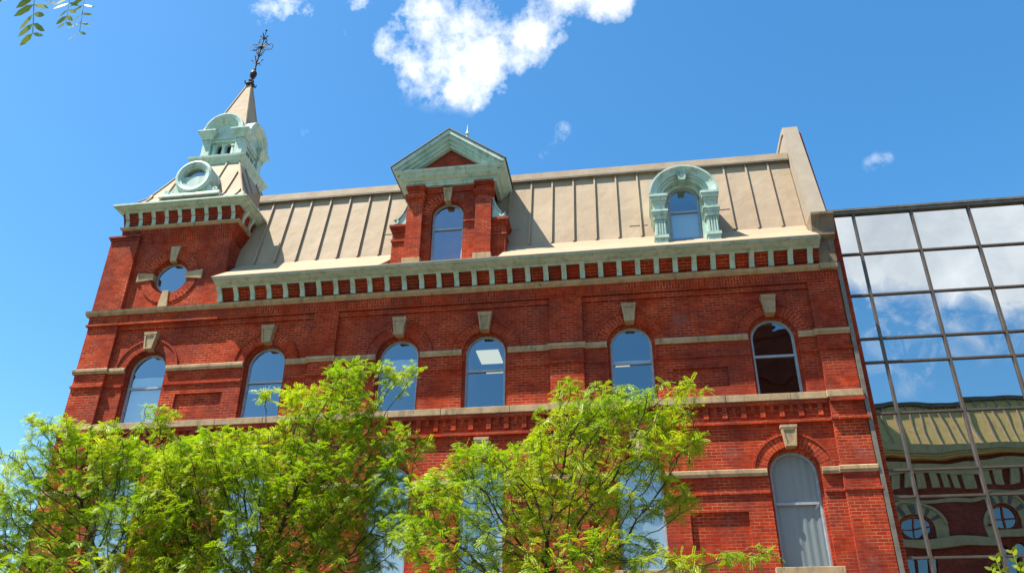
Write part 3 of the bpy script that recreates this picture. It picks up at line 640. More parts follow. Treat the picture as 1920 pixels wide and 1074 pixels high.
    p(MB().sweep(circ(rc, rzz, .0001, 40), [(.36, yf + .10), (.36, yf + .04), (.42, yf + .04), (.42, yf), (.47, yf - .01), (.50, yf - .04), (.545, yf - .05), (.60, yf - .03), (.62, yf + .01), (.62, 1.0), (.36, 1.0)], XZ, closed=True), 'roundel', 'green')
    c = circ(rc, rzz, .37); p(MB().add([(a, yf + .16, b) for a, b in c], [list(range(len(c)))]), 'window_pane', 'glass')
    p(MB().add([(a, yf + .6, b) for a, b in c], [list(range(len(c)))]), 'roundel_back', 'dark')
    vol = [(rc - .93, 16.98), (rc + .93, 16.98)]
    for t in np.linspace(0, 1, 10): vol.append((rc + .86 - .42 * t, 17.04 + .62 * t ** 1.8))
    for t in np.linspace(1, 0, 10): vol.append((rc - .86 + .42 * t, 17.04 + .62 * t ** 1.8))
    p(MB().prism(vol, yf + .06, 1.0, XZ), 'roundel_base', 'green')
    p(MB().prism([(.9, 16.82), (yf - .10, 16.82), (yf - .10, 16.87), (yf - .04, 16.90), (yf - .02, 16.98), (.9, 16.98)], rc - 1.0, rc + 1.0, YZ), 'roundel_ledge', 'green')
    for sx in (-1, 1): p(MB().sweep(circ(rc + sx * .82, 17.08, .085, 14), [(0, yf), (-.06, yf), (-.06, yf + .2), (0, yf + .2)], XZ, closed=True), 'volute', 'green')
    # belfry
    bx = cx + .03
    sqb = lambda q: [(bx - q, cy - q), (bx + q, cy - q), (bx + q, cy + q), (bx - q, cy + q)]
    p(MB().sweep(sqb(.72), [(-.3, 18.80), (.12, 18.80), (.14, 18.90), (.16, 18.98), (.22, 19.06), (.28, 19.14), (.29, 19.22), (-.3, 19.26)], XY, closed=True), 'belfry_cornice', 'green')
    for a in range(4):
        mb = MB()
        wins = []
        hol = [arch(bx - .165, 19.32, 19.86, .10, 10), arch(bx + .165, 19.32, 19.86, .10, 10)]
        mb.prism([(bx - .62, 19.24), (bx + .62, 19.24), (bx + .62, 20.2), (bx - .62, 20.2)], cy - .62, cy - .50, XZ, holes=hol)
        for q in (-.34, 0, .34):
            mb.box(bx + q - .045, bx + q + .045, cy - .67, cy - .62, 19.26, 19.88).box(bx + q - .06, bx + q + .06, cy - .69, cy - .62, 19.84, 19.90)
        mb.box(bx - .42, bx + .42, cy - .70, cy - .62, 20.02, 20.10)
        mb.rot(a * PI / 2, (bx, cy)); p(mb, 'belfry_wall', 'green')
        # curved pediment
        mb = MB().sweep(semi(bx, 20.40, .0001, 20), [(.36, cy - .74), (.42, cy - .78), (.44, cy - .82), (.52, cy - .84), (.56, cy - .90), (.66, cy - .93), (.71, cy - .93), (.72, cy - .90), (.70, cy - .1), (.36, cy - .1)], XZ)
        mb.prism([(bx - .45, 20.12), (bx + .45, 20.12)] + [(bx + .45, 20.4)] + semi(bx, 20.4, .4, 12) + [(bx - .45, 20.4)], cy - .72, cy - .6, XZ)
        mb.rot(a * PI / 2, (bx, cy)); p(mb, 'arched_pediment', 'green')
    p(MB().sweep(sqb(.47), [(0, 19.25), (.01, 19.25), (.01, 20.2), (0, 20.2)], XY, closed=True).box(bx - .46, bx + .46, cy - .46, cy + .46, 19.25, 20.0), 'belfry_dark_core', 'dark')  # solid core, shade inside the arched openings painted near-black
    for sx in (-1, 1):
        for sy in (-1, 1):
            px, py = bx + sx * .60, cy + sy * .60
            mb = MB().box(px - .15, px + .15, py - .15, py + .15, 19.24, 20.12)
            mb.box(px - .19, px + .19, py - .19, py + .19, 19.24, 19.36).box(px - .18, px + .18, py - .18, py + .18, 20.0, 20.06)
            p(mb, 'belfry_pier', 'green', bevel=.012)
            mb = MB().sweep([(px - .17, py - .17), (px + .17, py - .17), (px + .17, py + .17), (px - .17, py + .17)], [(-.1, 20.10), (.02, 20.10), (.04, 20.18), (.08, 20.24), (.14, 20.32), (.16, 20.40), (.16, 20.44), (-.1, 20.5)], XY, closed=True)
            mb.box(px - .1, px + .1, py - .1, py + .1, 20.1, 20.5)
            p(mb, 'pier_cap', 'green')
            mb = MB().lathe([(.13, 20.46), (.12, 20.52), (.07, 20.56), (.09, 20.64), (.05, 20.72), (.0, 20.78)], (px - sx * .02, py - sy * .02), 8); p(mb, 'acroterion', 'green')
    # spire
    ax_, az_ = bx + .10, 23.28
    st = [(.70, 20.44, 0), (.60, 20.75, .1), (.05, az_, 1)]
    vs = []
    for q, z, t in st: vs += [(x + (ax_ - bx) * t, y, z) for x, y in sqb(q)]
    fs = [[3, 2, 1, 0], [8, 9, 10, 11]] + [[i * 4 + k, i * 4 + (k + 1) % 4, i * 4 + 4 + (k + 1) % 4, i * 4 + 4 + k] for i in range(2) for k in range(4)]
    p(MB().add(vs, fs), 'spire', 'roof')
    mb = MB()
    for k in range(4): mb.tube([vs[4 + k], vs[8 + k]], .03, 6)
    p(mb, 'spire_hip', 'roof')
    # wrought iron finial, leaning slightly
    o = Vector((ax_, cy, az_)); ln = Vector((.07, 0, 1)).normalized(); sd = Vector((1, 0, -.07)).normalized()
    P = lambda u, w, d=0: o + ln * w + sd * u + Vector((0, d, 0))
    mb = MB().lathe([(.0, -.12), (.13, -.11), (.17, -.03), (.16, .0), (.08, .02), (.07, .12), (.11, .15), (.06, .2), (.06, .3), (.1, .34)] , (0, 0), 12)
    mb.lathe([(.035, .30), (.08, .36), (.115, .42), (.13, .50), (.115, .58), (.07, .64), (.035, .70), (.06, .74), (.03, .8)], (0, 0), 14)
    mb = MB().add([tuple(P(v[0], v[2], v[1])) for v in mb.v], mb.f)
    for a in range(4):
        an = a * PI / 2 + PI / 4; mb.tube([P(.12 * math.cos(an), -.06, .12 * math.sin(an)), P(.2 * math.cos(an), -.05, .2 * math.sin(an)), P(.22 * math.cos(an), .05, .22 * math.sin(an))], .025, 5)
    mb.tube([P(0, .7), P(0, 2.72)], [.035, .016], 8); mb.lathe([(0, 0)] * 2, (0, 0), 3) if False else None
    def ball(u, w, r, d=0):
        q = P(u, w, d); b = MB().lathe([(.001, -r), (r * .7, -r * .7), (r, 0), (r * .7, r * .7), (.001, r)], (0, 0), 8); mb.add([(v[0] + q.x, v[1] + q.y, v[2] + q.z) for v in b.v], b.f)
    ball(0, 2.74, .045); ball(0, 1.86, .08)
    for dd in (0,):
        for a in range(4):
            if dd and a % 2: continue
            an = a * PI / 2; ca, sa = math.cos(an), math.sin(an)
            def Q(u, w):       # u along arm, w across
                uu, ww = u * ca - w * sa, u * sa + w * ca
                return P(uu, 1.86 + ww) if not dd else P(0, 1.86 + ww, uu)
            L = .47
            mb.tube([Q(L * t, 0) for t in (0, .4, .62)], [.02, .014, .006], 5)
            for s_ in (-1, 1):
                mb.tube([Q(.05, .01 * s_), Q(.14, .05 * s_), Q(.22, .13 * s_), Q(.33, .165 * s_), Q(.43, .12 * s_), Q(.47, .0)], .0115, 5)
                mb.tube([Q(.30, .16 * s_), Q(.27, .10 * s_), Q(.31, .075 * s_), Q(.335, .11 * s_)], .012, 5)
                mb.tube([Q(.03, .03 * s_), Q(.10, .10 * s_), Q(.17, .19 * s_), Q(.16, .24 * s_)], [.02, .014, .012, .02], 5)
    for a in range(4):
        an = a * PI / 2; c_, s2 = math.cos(an), math.sin(an)
        for z, l in ((1.0, .24), (2.25, .17)): mb.tube([P(0, z), P(l * .4 * c_, z + .10, l * .4 * s2), P(l * .8 * c_, z + .20, l * .8 * s2), P(l * 1.1 * c_, z + .17, l * 1.1 * s2)], [.025, .02, .02, .01], 5)
        mb.tube([P(0, 1.35), P(.09 * c_, 1.5, .09 * s2), P(.1 * c_, 1.62, .1 * s2)], [.02, .015, .008], 5)
    p(mb, 'finial', 'iron')
tower()
# ------------------------------------------------------------------ glass annex
def annex():
    A = thing('glass_building', 'modern mirror glass curtain wall building joined to the right of the brick building', 'building', (5.8, 0, 0))
    def p(mb, n, m, **k):
        o = mb.build(n, M[m], None, **k); o.parent = A; o.location = Vector(o.location) - Vector((5.8, 0, 0)); return o
    xs = [5.745, 6.235, 7.72, 9.16, 10.60, 12.05, 13.5, 14.95, 16.4, 17.85, 19.3]
    zs = [.3, 1.6, 3.5, 4.2, 5.42, 6.76, 7.38, 8.76, 10.08, 10.72, 11.95, 13.18, 14.42]
    g = random.Random(3)
    for i in range(len(xs) - 1):
        for j in range(len(zs) - 1):
            x0, x1, z0, z1 = xs[i], xs[i + 1], zs[j], zs[j + 1]; ta, tb = g.gauss(0, .0028), g.gauss(0, .0028); cxx, czz = (x0 + x1) / 2, (z0 + z1) / 2
            vs = [(x, .03 + (x - cxx) * ta + (z - czz) * tb, z) for x, z in ((x0, z0), (x1, z0), (x1, z1), (x0, z1))]
            p(MB().add(vs, [(0, 1, 2, 3)]), 'glass_pane', 'mirror')
    for x in xs[1:]: p(MB().box(x - .028, x + .028, -.035, .06, .1, 14.44), 'mullion', 'mullion')
    for z in zs[:-1]: p(MB().box(xs[0], xs[-1], -.022, .05, z - .023, z + .023), 'transom', 'mullion')
    x = xs[0]
    p(MB().box(XR + .06, 19.4, -.06, .4, 14.42, 14.50).box(XR + .06, 19.4, -.09, .4, 14.50, 14.56), 'parapet_coping', 'flash')
    p(MB().box(XR + .25, 19.34, .1, 12, 0, 14.4), 'rear_block', 'mullion')
annex()
# ------------------------------------------------------------------ building opposite (seen in the mirror glass)
def opposite():
    O = thing('opposite_building', 'red brick building with tan mansard roof across the street, mirrored in the glass', 'building', (12, -25, 0))
    def p(mb, n, m, **k):
        vs = [(v[0], -25 - v[1], v[2]) for v in mb.v]; q = MB(); q.v = vs; q.f = mb.f; q.uv = mb.uv
        o = q.build(n, M[m], None, **k); o.parent = O; o.location = Vector(o.location) - Vector((12, -25, 0)); return o
    x0, x1 = 3, 40
    wins = [13.56 + 4.56 * k for k in range(-2, 6)]
    holes = [circ(c, 11.9, .62, 24) for c in wins] + [arch(c + d, 8.2, 10.1, .33, 10) for c in wins for d in (-.4, .4)]
    p(MB().prism([(x0, 0), (x1, 0), (x1, 15.1), (x0, 15.1)], 0, .4, XZ, holes=holes), 'wall', 'oldbrick')
    p(MB().box(x0, x1, .4, 14, 0, 15), 'rear_block', 'dark')
    p(MB().box(x0, x1, -.5, 0, 15.1, 15.25).box(x0, x1, -.62, .1, 15.25, 15.65), 'gutter', 'cream')
    p(MB().box(x0, x1, -.18, 0, 14.35, 14.75).box(x0, x1, -.06, 0, 13.2, 13.35), 'frieze', 'cream')
    for k in range(58):
        x = x0 + .3 + k * .625; p(MB().box(x - .19, x + .19, -.14, 0, 13.65, 14.35), 'corbel', 'cream')
    for c in wins:
        p(MB().sweep(semi(c, 11.9, .0001), [(.66, -.08), (1.18, -.08), (1.18, .01), (.66, .01)], XZ), 'arch_band', 'cream')
        p(MB().sweep(semi(c, 11.9, 1.18), [(0, -.16), (.14, -.16), (.14, .01), (0, .01)], XZ), 'arch_hood', 'cream')
        p(MB().box(c - 1.32, c - .70, -.08, .01, 10.9, 11.9).box(c + .70, c + 1.32, -.08, .01, 10.9, 11.9), 'arch_jamb', 'cream')
        for a in (30, 62, 90, 118, 150):
            t = R_(a); u = (math.cos(t), math.sin(t)); n = (-u[1], u[0]); q = .11
            p(MB().prism([(c + u[0] * r + n[0] * s2 * q * r, 11.9 + u[1] * r + n[1] * s2 * q * r) for r, s2 in ((.68, -1), (1.12, -1), (1.12, 1), (.68, 1))], -.095, .0, XZ), 'voussoir', 'mullion')
        p(MB().sweep(circ(c, 11.9, .62, 24), [(0, .05), (-.07, .05), (-.07, .2), (0, .2)], XZ, closed=True).box(c - .03, c + .03, .08, .16, 11.3, 12.5).box(c - .6, c + .6, .08, .16, 11.87, 11.93), 'window_frame', 'porchbrick')
        cc = circ(c, 11.9, .6, 24); p(MB().add([(a, .14, b) for a, b in cc], [list(range(24))]), 'window_pane', 'glass')
        for d in (-.4, .4):
            aa = arch(c + d, 8.2, 10.1, .32, 10); p(MB().add([(a, .14, b) for a, b in aa], [list(range(len(aa)))]), 'window_pane', 'glass')
    p(MB().box(x0, x1, -.22, 0, 10.78, 11.22), 'sill_band', 'cream')
    p(MB().prism([(-.4, 15.65), (.95, 18.35), (13, 18.5), (13, 15.0), (-.4, 15.0)], x0, x1, YZ), 'mansard_roof', 'oldroof')
    mb = MB(); x = x0 + .2
    for k in range(62):
        xx = x + k * .6; mb = MB().prism([(-.4, 15.65), (-.47, 15.68), (.86, 18.40), (.95, 18.35)], xx - .03, xx + .03, YZ); p(mb, 'standing_seam', 'roof')
    p(MB().box(x0, x1, .75, 1.2, 18.35, 18.62), 'ridge_fascia', 'mullion')
    # broad tower beside it
    p(MB().box(6.6, 10.6, -.9, 3, 0, 22.5), 'tower', 'oldbrick')
    p(MB().box(6.4, 10.8, -1.1, 3.2, 20.0, 20.5).box(6.4, 10.8, -1.1, 3.2, 22.5, 23), 'tower_band', 'oldbrick')
    # gabled porch
    G = thing('brick_porch', 'small gabled orange brick porch with pale coping, seen reflected low in the glass', 'porch', (9.8, -17, 0))
    def g(mb, n, m):
        o = mb.build(n, M[m], None); o.parent = G; o.location = Vector(o.location) - Vector((9.8, -17, 0)); return o
    g(MB().prism([(-20.5, 0), (-14.5, 0), (-14.5, 4.3), (-17.0, 6.6), (-20.5, 4.3)], 10.6, 13.2, YZ), 'wall', 'porchbrick')
    g(MB().sweep([(-14.2, 4.2), (-17.0, 6.75), (-20.8, 4.2)], [(0, 10.4), (.16, 10.4), (.16, 13.4), (0, 13.4)], YZ), 'coping', 'coping')
opposite()
# ------------------------------------------------------------------ trees
def grow(base, fork, lobes, seed, npts, step=.08, kill=.24, infl=.8):
    """space colonisation: returns nodes, parents"""
    rg = np.random.default_rng(seed); A = []
    vol = np.array([l[3] * l[4] * l[5] for l in lobes]); vol = vol ** .8; cnt = (npts * vol / vol.sum()).astype(int) + 6
    for (x, y, z, a, b, c), n in zip([l[:6] for l in lobes], cnt):
        d = rg.normal(size=(n, 3)); d /= np.linalg.norm(d, axis=1)[:, None]; rr = rg.random(n)[:, None] ** .42
        A.append(np.array([x, y, z]) + d * rr * np.array([a, b, c]))
    A = np.vstack(A)
    nodes = [np.array(base, float)]; par = [-1]
    for w in fork:
        tgt = np.array(w, float)
        src = nodes[w_start] if False else nodes[-1]
        n = max(1, int(np.linalg.norm(tgt - src) / step))
        for k in range(1, n + 1): nodes.append(src + (tgt - src) * k / n + rg.normal(size=3) * .008); par.append(len(nodes) - 2)
    P = np.array(nodes); par = list(par)
    near = np.full(len(A), 1e9); ni = np.zeros(len(A), int); alive = np.ones(len(A), bool)
    def upd(new, off):
        nonlocal near, ni
        for k, q in enumerate(new):
            d = np.linalg.norm(A - q, axis=1); m = d < near; near[m] = d[m]; ni[m] = off + k
    upd(P, 0)
    for it in range(130):
        al = alive & (near < infl * (3 if it < 14 else 1))
        if not al.any(): 
            if alive.any() and it < 60: al = alive
            else: break
        idx = np.unique(ni[al]); new = []; np_ = []
        for i in idx:
            m = al & (ni == i); v = (A[m] - P[i]); v = v / np.linalg.norm(v, axis=1)[:, None]; d = v.mean(0) + rg.normal(size=3) * .12; d[2] += .02
            q = P[i] + d / np.linalg.norm(d) * step; new.append(q); np_.append(i)
        off = len(P); new = np.array(new); P = np.vstack([P, new]); par += np_; upd(new, off)
        alive &= near > kill
        if len(P) > 16000: break
    return P, np.array(par)
def leaves(P, par, seed, per, size=1., nl=11, only_far=True, droop=.5):
    rg = np.random.default_rng(seed); n = len(P); kids = np.zeros(n, int)
    for i in range(1, n): kids[par[i]] += 1
    depth = np.zeros(n, int)      # distance to the nearest tip below
    w = np.ones(n)
    for i in range(n - 1, 0, -1): w[par[i]] += w[i]
    cand = np.where((w < 9) & (np.arange(n) > 8) & (P[:, 2] > 1.9))[0]
    V = []; cnt = rg.poisson(per * (1.5 - .14 * w[cand]).clip(.35), len(cand)); idx = np.repeat(cand, cnt)
    m = len(idx); dirp = P[idx] - P[par[idx]]; dirp /= np.linalg.norm(dirp, axis=1)[:, None] + 1e-9
    start = P[idx] - dirp * rg.random((m, 1)) * .09
    side = rg.normal(size=(m, 3)); side[:, 2] *= .45; side /= np.linalg.norm(side, axis=1)[:, None]
    d = dirp * .55 + side * .95; d[:, 2] -= .05; d /= np.linalg.norm(d, axis=1)[:, None]
    L = rg.uniform(.045, .135, m)[:, None] * size
    dr = rg.uniform(.1, 1., m)[:, None] * droop
    up = np.tile([0, 0, 1.], (m, 1)) + rg.normal(size=(m, 3)) * .45
    lat = np.cross(d, up); lat /= np.linalg.norm(lat, axis=1)[:, None] + 1e-9
    verts = []
    for k in range(nl):
        t = (k + .8) / nl; c = start + d * L * t; c[:, 2] -= (dr * L * t * t)[:, 0]
        tang = d.copy(); tang[:, 2] -= (2 * dr * t)[:, 0]; tang /= np.linalg.norm(tang, axis=1)[:, None]
        for s_ in (-1, 1):
            ll = L * .23 * (1 - .35 * abs(t - .5) * 2) * rg.uniform(.8, 1.15, (m, 1)); lw = L * .052
            ld = lat * s_ * .86 + tang * .5; ld[:, 2] -= rg.uniform(-.1, .3, m); ld /= np.linalg.norm(ld, axis=1)[:, None]
            wd = tang * .9 - lat * s_ * .4 + rg.normal(size=(m, 3)) * .12
            a = c + ld * .004; mid = c + ld * ll * .5; tip = c + ld * ll
            verts.append(np.stack([a, mid + wd * lw, tip, mid - wd * lw], 1))
    V = np.stack(verts, 1).reshape(-1, 3)
    return V, (start, d, L)
def tree_thing(name, label, base, fork, lobes, seed, npts, per, mat='leaf', size=1., nl=11, r0=.012, group=None, rtrunk=None, kill=.24):
    T = thing(name, label, 'tree', base, group); P, par = grow(base, fork, lobes, seed, npts, kill=kill)
    n = len(P); w = np.ones(n)
    for i in range(n - 1, 0, -1): w[par[i]] += w[i]
    rad = .0022 + .00085 * np.sqrt(w) * (1 if rtrunk is None else rtrunk)
    # limbs as tapered rings
    nk = 6; vs = []; fs = []
    for i in range(1, n):
        a, b = P[par[i]], P[i]; d = b - a; d /= np.linalg.norm(d) + 1e-9; u = np.cross(d, [.3, .2, .93]); u /= np.linalg.norm(u) + 1e-9; v = np.cross(d, u)
        ra, rb = min(rad[par[i]], rad[i] * 1.35), rad[i]; o = len(vs); k6 = nk if rad[i] > .02 else 4
        for q, r in ((a - d * ra * .3, ra), (b, rb)):
            for k in range(k6): an = 2 * PI * k / k6; vs.append(q + (u * math.cos(an) + v * math.sin(an)) * r)
        fs += [[o + k, o + (k + 1) % k6, o + k6 + (k + 1) % k6, o + k6 + k] for k in range(k6)]
    me = bpy.data.meshes.new('trunk'); me.from_pydata([tuple(q - np.array(base)) for q in vs], [], fs); me.materials.append(M['bark'])
    me.polygons.foreach_set('use_smooth', [True] * len(me.polygons))
    o = bpy.data.objects.new('trunk', me); COL.objects.link(o); o.parent = T
    V, (st, d, L) = leaves(P, par, seed + 5, per, size, nl); print('TREE', name, len(P), len(V) // 4); crown(V - np.array(base), mat, T)
    return T
def crown(V, mat, T, name='crown'):
    m = len(V) // 4; me = bpy.data.meshes.new(name); me.vertices.add(m * 4); me.vertices.foreach_set('co', V.astype(np.float32).ravel())
    me.loops.add(m * 4); me.loops.foreach_set('vertex_index', np.arange(m * 4, dtype=np.int32)); me.polygons.add(m)
    me.polygons.foreach_set('loop_start', np.arange(0, m * 4, 4, dtype=np.int32)); me.update(calc_edges=True); me.validate()
    me.materials.append(M[mat]); o = bpy.data.objects.new(name, me); COL.objects.link(o); o.parent = T; return o
LA = [(-7.55, -11.3, 4.1, .45, .6, .3), (-7.5, -11.2, 3.5, .5, .6, .4), (-5.45, -11, 4.35, .45, .6, .35), (-5.3, -11, 3.7, .4, .6, .5), (-6.57, -11.2, 4.8, 0.61, 0.6, 0.30), (-6.84, -11.4, 4.42, 0.43, 0.5, 0.30), (-6.91, -11.2, 3.86, 0.67, 0.7, 0.47), (-6.4, -11, 4.21, 0.69, 0.8, 0.42), (-5.99, -10.8, 4.57, 0.52, 0.6, 0.45), (-5.8, -10.9, 5.18, 0.28, 0.3, 0.22), (-7.01, -11.3, 5.03, 0.36, 0.3, 0.13), (-6.2, -11, 4.6, .7, .6, .4), (-7.3, -11.3, 3.9, .5, .5, .4), (-5.66, -11, 3.81, 0.55, 0.8, 0.4), (-6.43, -11.2, 3.3, 0.89, 0.8, 0.39), (-7.24, -11.4, 4.4, 0.19, 0.2, 0.12), (-5.64, -11, 3.34, 0.54, 0.8, 0.33), (-6.3, -11.1, 2.7, .8, .8, .35)]
LB = [(-3.3, -11.2, 4.85, .75, .5, .2), (-2.6, -11.2, 4.6, .4, .4, .22), (-2.5, -11.2, 3.8, .35, .5, .4), (-5.0, -11.1, 4.65, .5, .5, .2), (-5.2, -11, 3.6, .5, .6, .5), (-4.0, -11.1, 4.75, .7, .5, .2), (-4.69, -11.2, 4.50, 0.70, 0.7, 0.38), (-4.1, -11, 4.30, 0.86, 0.9, 0.55), (-3.31, -11.1, 4.40, 0.70, 0.7, 0.5), (-3.62, -11.2, 5.08, 0.5, 0.5, 0.28), (-3.23, -11.3, 5.43, 0.40, 0.4, 0.24), (-2.72, -11.2, 5.52, 0.34, 0.3, 0.16), (-4.31, -11.2, 5.33, 0.14, 0.2, 0.12), (-3.95, -11.1, 5.30, 0.25, 0.3, 0.2), (-3.31, -11.3, 5.0, 0.5, 0.4, 0.2), (-4.9, -11.1, 4.01, 0.67, 0.8, 0.5), (-4.0, -11, 3.66, 0.89, 0.9, 0.52), (-3.21, -11, 3.81, 0.53, 0.7, 0.58), (-2.67, -11.3, 4.19, 0.3, 0.4, 0.25), (-4.57, -11, 3.38, 0.77, 0.8, 0.39), (-5.4, -11, 4.50, 0.34, 0.4, 0.22), (-3.45, -11, 3.25, 0.86, 0.8, 0.38), (-2.96, -11.2, 5.04, 0.22, 0.3, 0.14), (-3.9, -11, 2.7, 1.1, .9, .4), (-3.6, -11, 4.0, 1.0, .9, .6), (-4.6, -11, 4.4, .9, .8, .35)]
LC = [(-2.0, -12, 3.9, .3, .4, .2), (-2.05, -12, 3.45, .35, .4, .3), (-1.5, -12, 4.1, .4, .4, .2), (.2, -12, 3.75, .4, .4, .25), (.15, -12.1, 4.5, .45, .4, .18), (-0.68, -12, 4.44, 0.42, 0.5, 0.25), (-0.08, -12, 4.66, 0.42, 0.4, 0.2), (0.42, -12.2, 4.72, 0.32, 0.25, 0.13), (-0.38, -11.8, 4.24, 0.7, 0.7, 0.3), (-1.22, -12, 4.04, 0.56, 0.6, 0.28), (0.19, -12.1, 4.12, 0.46, 0.4, 0.16), (-1.63, -12, 3.69, 0.45, 0.5, 0.3), (-0.82, -11.8, 3.82, 0.74, 0.7, 0.36), (-0.14, -12, 3.69, 0.38, 0.5, 0.22), (-1.22, -11.9, 3.34, 0.61, 0.6, 0.3), (-0.36, -12, 3.26, 0.59, 0.6, 0.24), (0.35, -12.1, 3.56, 0.14, 0.25, 0.14), (0.30, -12.2, 3.05, 0.50, 0.4, 0.16), (0.85, -12.3, 3.12, 0.34, 0.25, 0.10), (-1.68, -12.1, 4.19, 0.24, 0.25, 0.1), (-1.82, -12, 3.24, 0.35, 0.5, 0.25), (-0.81, -12, 2.9, 0.98, 0.7, 0.28), (-0.55, -12.1, 4.81, 0.3, 0.3, 0.12), (0.48, -12.1, 4.25, 0.28, 0.3, 0.14), (-.35, -12, 4.62, .5, .5, .2), (-.8, -12, 2.4, .9, .7, .3)]
LD = [(-11.43, -6, 4.92, 0.48, 1.2, 0.60), (-11.17, -6, 4.35, 0.67, 1.2, 0.5), (-12.23, -6, 5.03, 0.78, 1.5, 0.8), (-12.5, -6, 3.6, 1.3, 1.5, 1.0)]
def trees():
    G = 'young honey locust trees in front of the brick building'
    tree_thing('honey_locust_tree', 'feathery green tree at the left corner of the brick building', (-6.0, -11, 0), [(-5.98, -11, 1.6), (-5.95, -11, 3.2)], LA, 11, 5200, 9, group=G, kill=.105)
    tree_thing('honey_locust_tree', 'dense feathery tree between the left and middle of the facade, tallest of the green trees', (-4.1, -11, 0), [(-4.1, -11, 1.5), (-4.12, -11, 3.0)], LB, 23, 8200, 10, group=G, kill=.105)
    tree_thing('honey_locust_tree', 'airy yellow green tree in front of the right half of the facade', (-.95, -11.9, 0), [(-.93, -11.9, 1.4), (-.88, -11.9, 3.0)], LC, 31, 5600, 8, group=G, kill=.105)
    tree_thing('dark_tree', 'darker green tree behind the leftmost feathery tree at the frame edge', (-12.2, -6, 0), [(-12.2, -6, 1.4), (-12.1, -6, 2.6)], LD, 41, 900, 3.0, mat='leafdark', size=1.3, kill=.18)
def pinnate(start, d, L, nl, rg, lw=.15, ll=.32, droop=.2, lat=None):
    V = []; start = np.array(start, float); d = np.array(d, float); d /= np.linalg.norm(d)
    if lat is None: lat = np.cross(d, [0, 1., .2])
    lat = np.array(lat, float); lat /= np.linalg.norm(lat); st = []
    for k in range(nl):
        t = (k + .8) / nl; c = start + d * L * t - np.array([0, 0, 1]) * droop * L * t * t; st.append(c)
        for s_ in (-1, 1):
            l = L * ll * (1 - .5 * abs(t - .4)) * rg.uniform(.85, 1.1); ld = lat * s_ * .85 + d * .6 + rg.normal(size=3) * .12; ld /= np.linalg.norm(ld)
            wd = d * .9 - lat * s_ * .4 + rg.normal(size=3) * .15
            w = l * lw; V += [c, c + ld * l * .3 + wd * w, c + ld * l * .7 + wd * w * .9, c + ld * l, c + ld * l * .7 - wd * w * .9, c + ld * l * .3 - wd * w]
    return V, [start] + st
def leafmesh(name, V, mat, T):
    V = np.array(V); b = np.array(T.location); n = len(V) // 6
    me = bpy.data.meshes.new(name); me.from_pydata([tuple(v) for v in V - b], [], [list(range(6 * i, 6 * i + 6)) for i in range(n)]); me.materials.append(M[mat])
    o = bpy.data.objects.new(name, me); COL.objects.link(o); o.parent = T
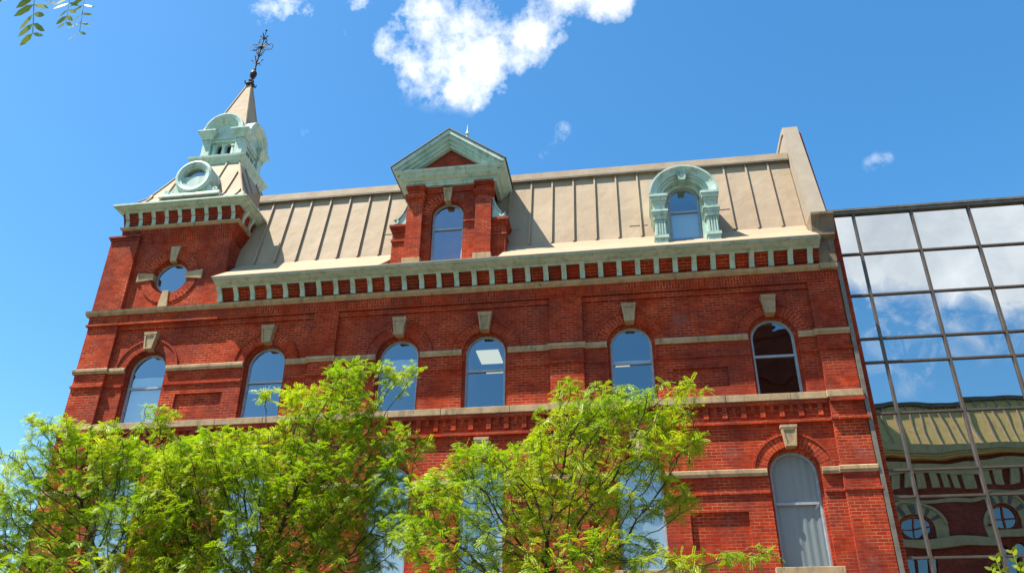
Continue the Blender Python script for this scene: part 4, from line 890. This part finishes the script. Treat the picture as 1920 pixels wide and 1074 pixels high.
def near_plants():
    rg = np.random.default_rng(5)
    # overhanging tree beside the camera: trunk out of frame on the left, one limb above the frame
    T = thing('overhanging_tree', 'tree whose leaf sprays hang into the top left corner of the sky', 'tree', (-5.6, -19.3, 0)); b = Vector(T.location)
    mb = MB()
    def smooth(pts, radii, n=6):
        pts = [Vector(p) for p in pts]; P4 = [pts[0]] + pts + [pts[-1]]; out = []; rr = []
        for q in range(len(pts) - 1):
            p0, p1, p2, p3 = P4[q:q + 4]
            for k in range(n + (q == len(pts) - 2)):
                t = k / n; out.append(.5 * (2 * p1 + (p2 - p0) * t + (2 * p0 - 5 * p1 + 4 * p2 - p3) * t * t + (3 * p1 - p0 - 3 * p2 + p3) * t ** 3) + Vector(rg.normal(size=3) * .006) - b); rr.append(radii[q] * (1 - t) + radii[q + 1] * t)
        return out, rr
    limbs = [smooth(*q) for q in ((((-5.6, -19.3, 0), (-5.55, -19.2, 2), (-5.4, -18.9, 4), (-5.1, -18.3, 6.0), (-4.6, -17.2, 7.5), (-4.5, -16, 8.4)), (.12, .105, .09, .06, .03, .01)),
        (((-5.25, -18.6, 5.1), (-4.6, -18.1, 5.75), (-3.8, -17.6, 5.95), (-3.3, -17.35, 5.8), (-3.06, -17.2, 5.5)), (.03, .022, .014, .008, .004)),
        (((-4.85, -17.8, 6.8), (-4.4, -17.0, 7.3), (-4.15, -16.4, 7.2), (-4.0, -16.0, 6.9)), (.03, .018, .009, .004)),
        (((-5.45, -19.0, 3.4), (-6.3, -18.6, 4.6), (-7.2, -18.2, 5.3), (-8.0, -18, 5.6)), (.045, .03, .016, .005)), (((-5.4, -18.9, 4.2), (-5.3, -19.8, 5.4), (-5.0, -20.8, 6.2), (-4.9, -21.6, 6.5)), (.04, .03, .014, .005)))]
    for q, rr in limbs: mb.tube(q, rr, 9)
    o = mb.build('trunk', M['bark'], T)
    V = []
    right = [.98, -.1, 0]
    st = MB()
    def leaf(s0, d, L, n, **k):
        v, s = pinnate(s0, d, L, n, rg, lat=k.pop('lat', right), **k); V.extend(v); st.tube([Vector(q) - b for q in s], .0022, 4)
    def T3(px, py, y):
        v = pixdir(px, py); t = (20 + y) / v.y; return np.array([v.x * t, y, 1.6 + v.z * t])
    for (pa, pb, y, n, lw) in (((66, -70), (63, 62), -17.2, 8, .17), ((140, -60), (124, 42), -16.2, 9, .15), ((165, -50), (150, 60), -16.1, 7, .12), ((100, -60), (96, 4), -16.8, 6, .16), ((20, -90), (6, -2), -17.0, 8, .15)):
        a, q = T3(*pa, y), T3(*pb, y); leaf(a, q - a, float(np.linalg.norm(q - a)), n, lw=lw, ll=.22, droop=.03)
    for w0, (q, rr) in enumerate(limbs):
        for p_, r_ in zip(q, rr):
            if r_ > .03: continue
            for k in range(2 if w0 in (1, 2) else 6):
                a = rg.uniform(0, 2 * PI); dd = np.array([math.cos(a), math.sin(a), rg.uniform(-.35, .5)]); w = np.array(p_ + b)
                if w[1] > -18.2 and w[0] > -5 and dd[2] < 0: dd[2] *= -1
                leaf(w, dd, rg.uniform(.16, .28), 8, lw=.16, ll=.25, droop=.12, lat=np.cross(dd, [0, 0, 1.]))
    st.build('leaf_stalk', M['leafyellow'], T); leafmesh('leaves', V, 'leafyellow', T)
    # shrub tips rising into the bottom right corner
    S = thing('shrub', 'yellow green leafy shrub tips in the bottom right corner before the glass building', 'shrub', (1.6, -16.6, 0)); b = Vector(S.location); V = []; st = MB()
    for (px, py, base) in ((1897, 1030, (1.45, -16.6)), (1866, 1043, (1.40, -16.6)), (1858, 1062, (1.3, -16.6)), (1912, 1060, (1.6, -16.6)), (1840, 1085, (1.2, -16.6)), (1930, 1040, (1.7, -16.6))):
        tip = T3(px, py, -16.5); root = np.array([base[0], base[1], .0]); mid = np.array([tip[0] + .03, -16.55, tip[2] - .5])
        st.tube([Vector(root) - b, Vector(mid) - b, Vector(tip) - b], [.012, .006, .002], 5)
        d = tip - mid; d /= np.linalg.norm(d)
        for k in range(44):
            q = tip - (tip - mid) * (k / 44) - 0; a = k * 2.4; ld = np.array([math.cos(a), math.sin(a) * .8, .55]); ld /= np.linalg.norm(ld); l = rg.uniform(.022, .036); wd = np.cross(ld, [.1, .9, .3]); wd /= np.linalg.norm(wd); w = l * .2
            V += [q, q + ld * l * .3 + wd * w, q + ld * l * .7 + wd * w * .9, q + ld * l, q + ld * l * .7 - wd * w * .9, q + ld * l * .3 - wd * w]
    st.build('stem', M['leafyellow'], S); leafmesh('leaves', V, 'leafyellow', S)
    # ivory street hedge base so the shrub is rooted
trees(); near_plants()
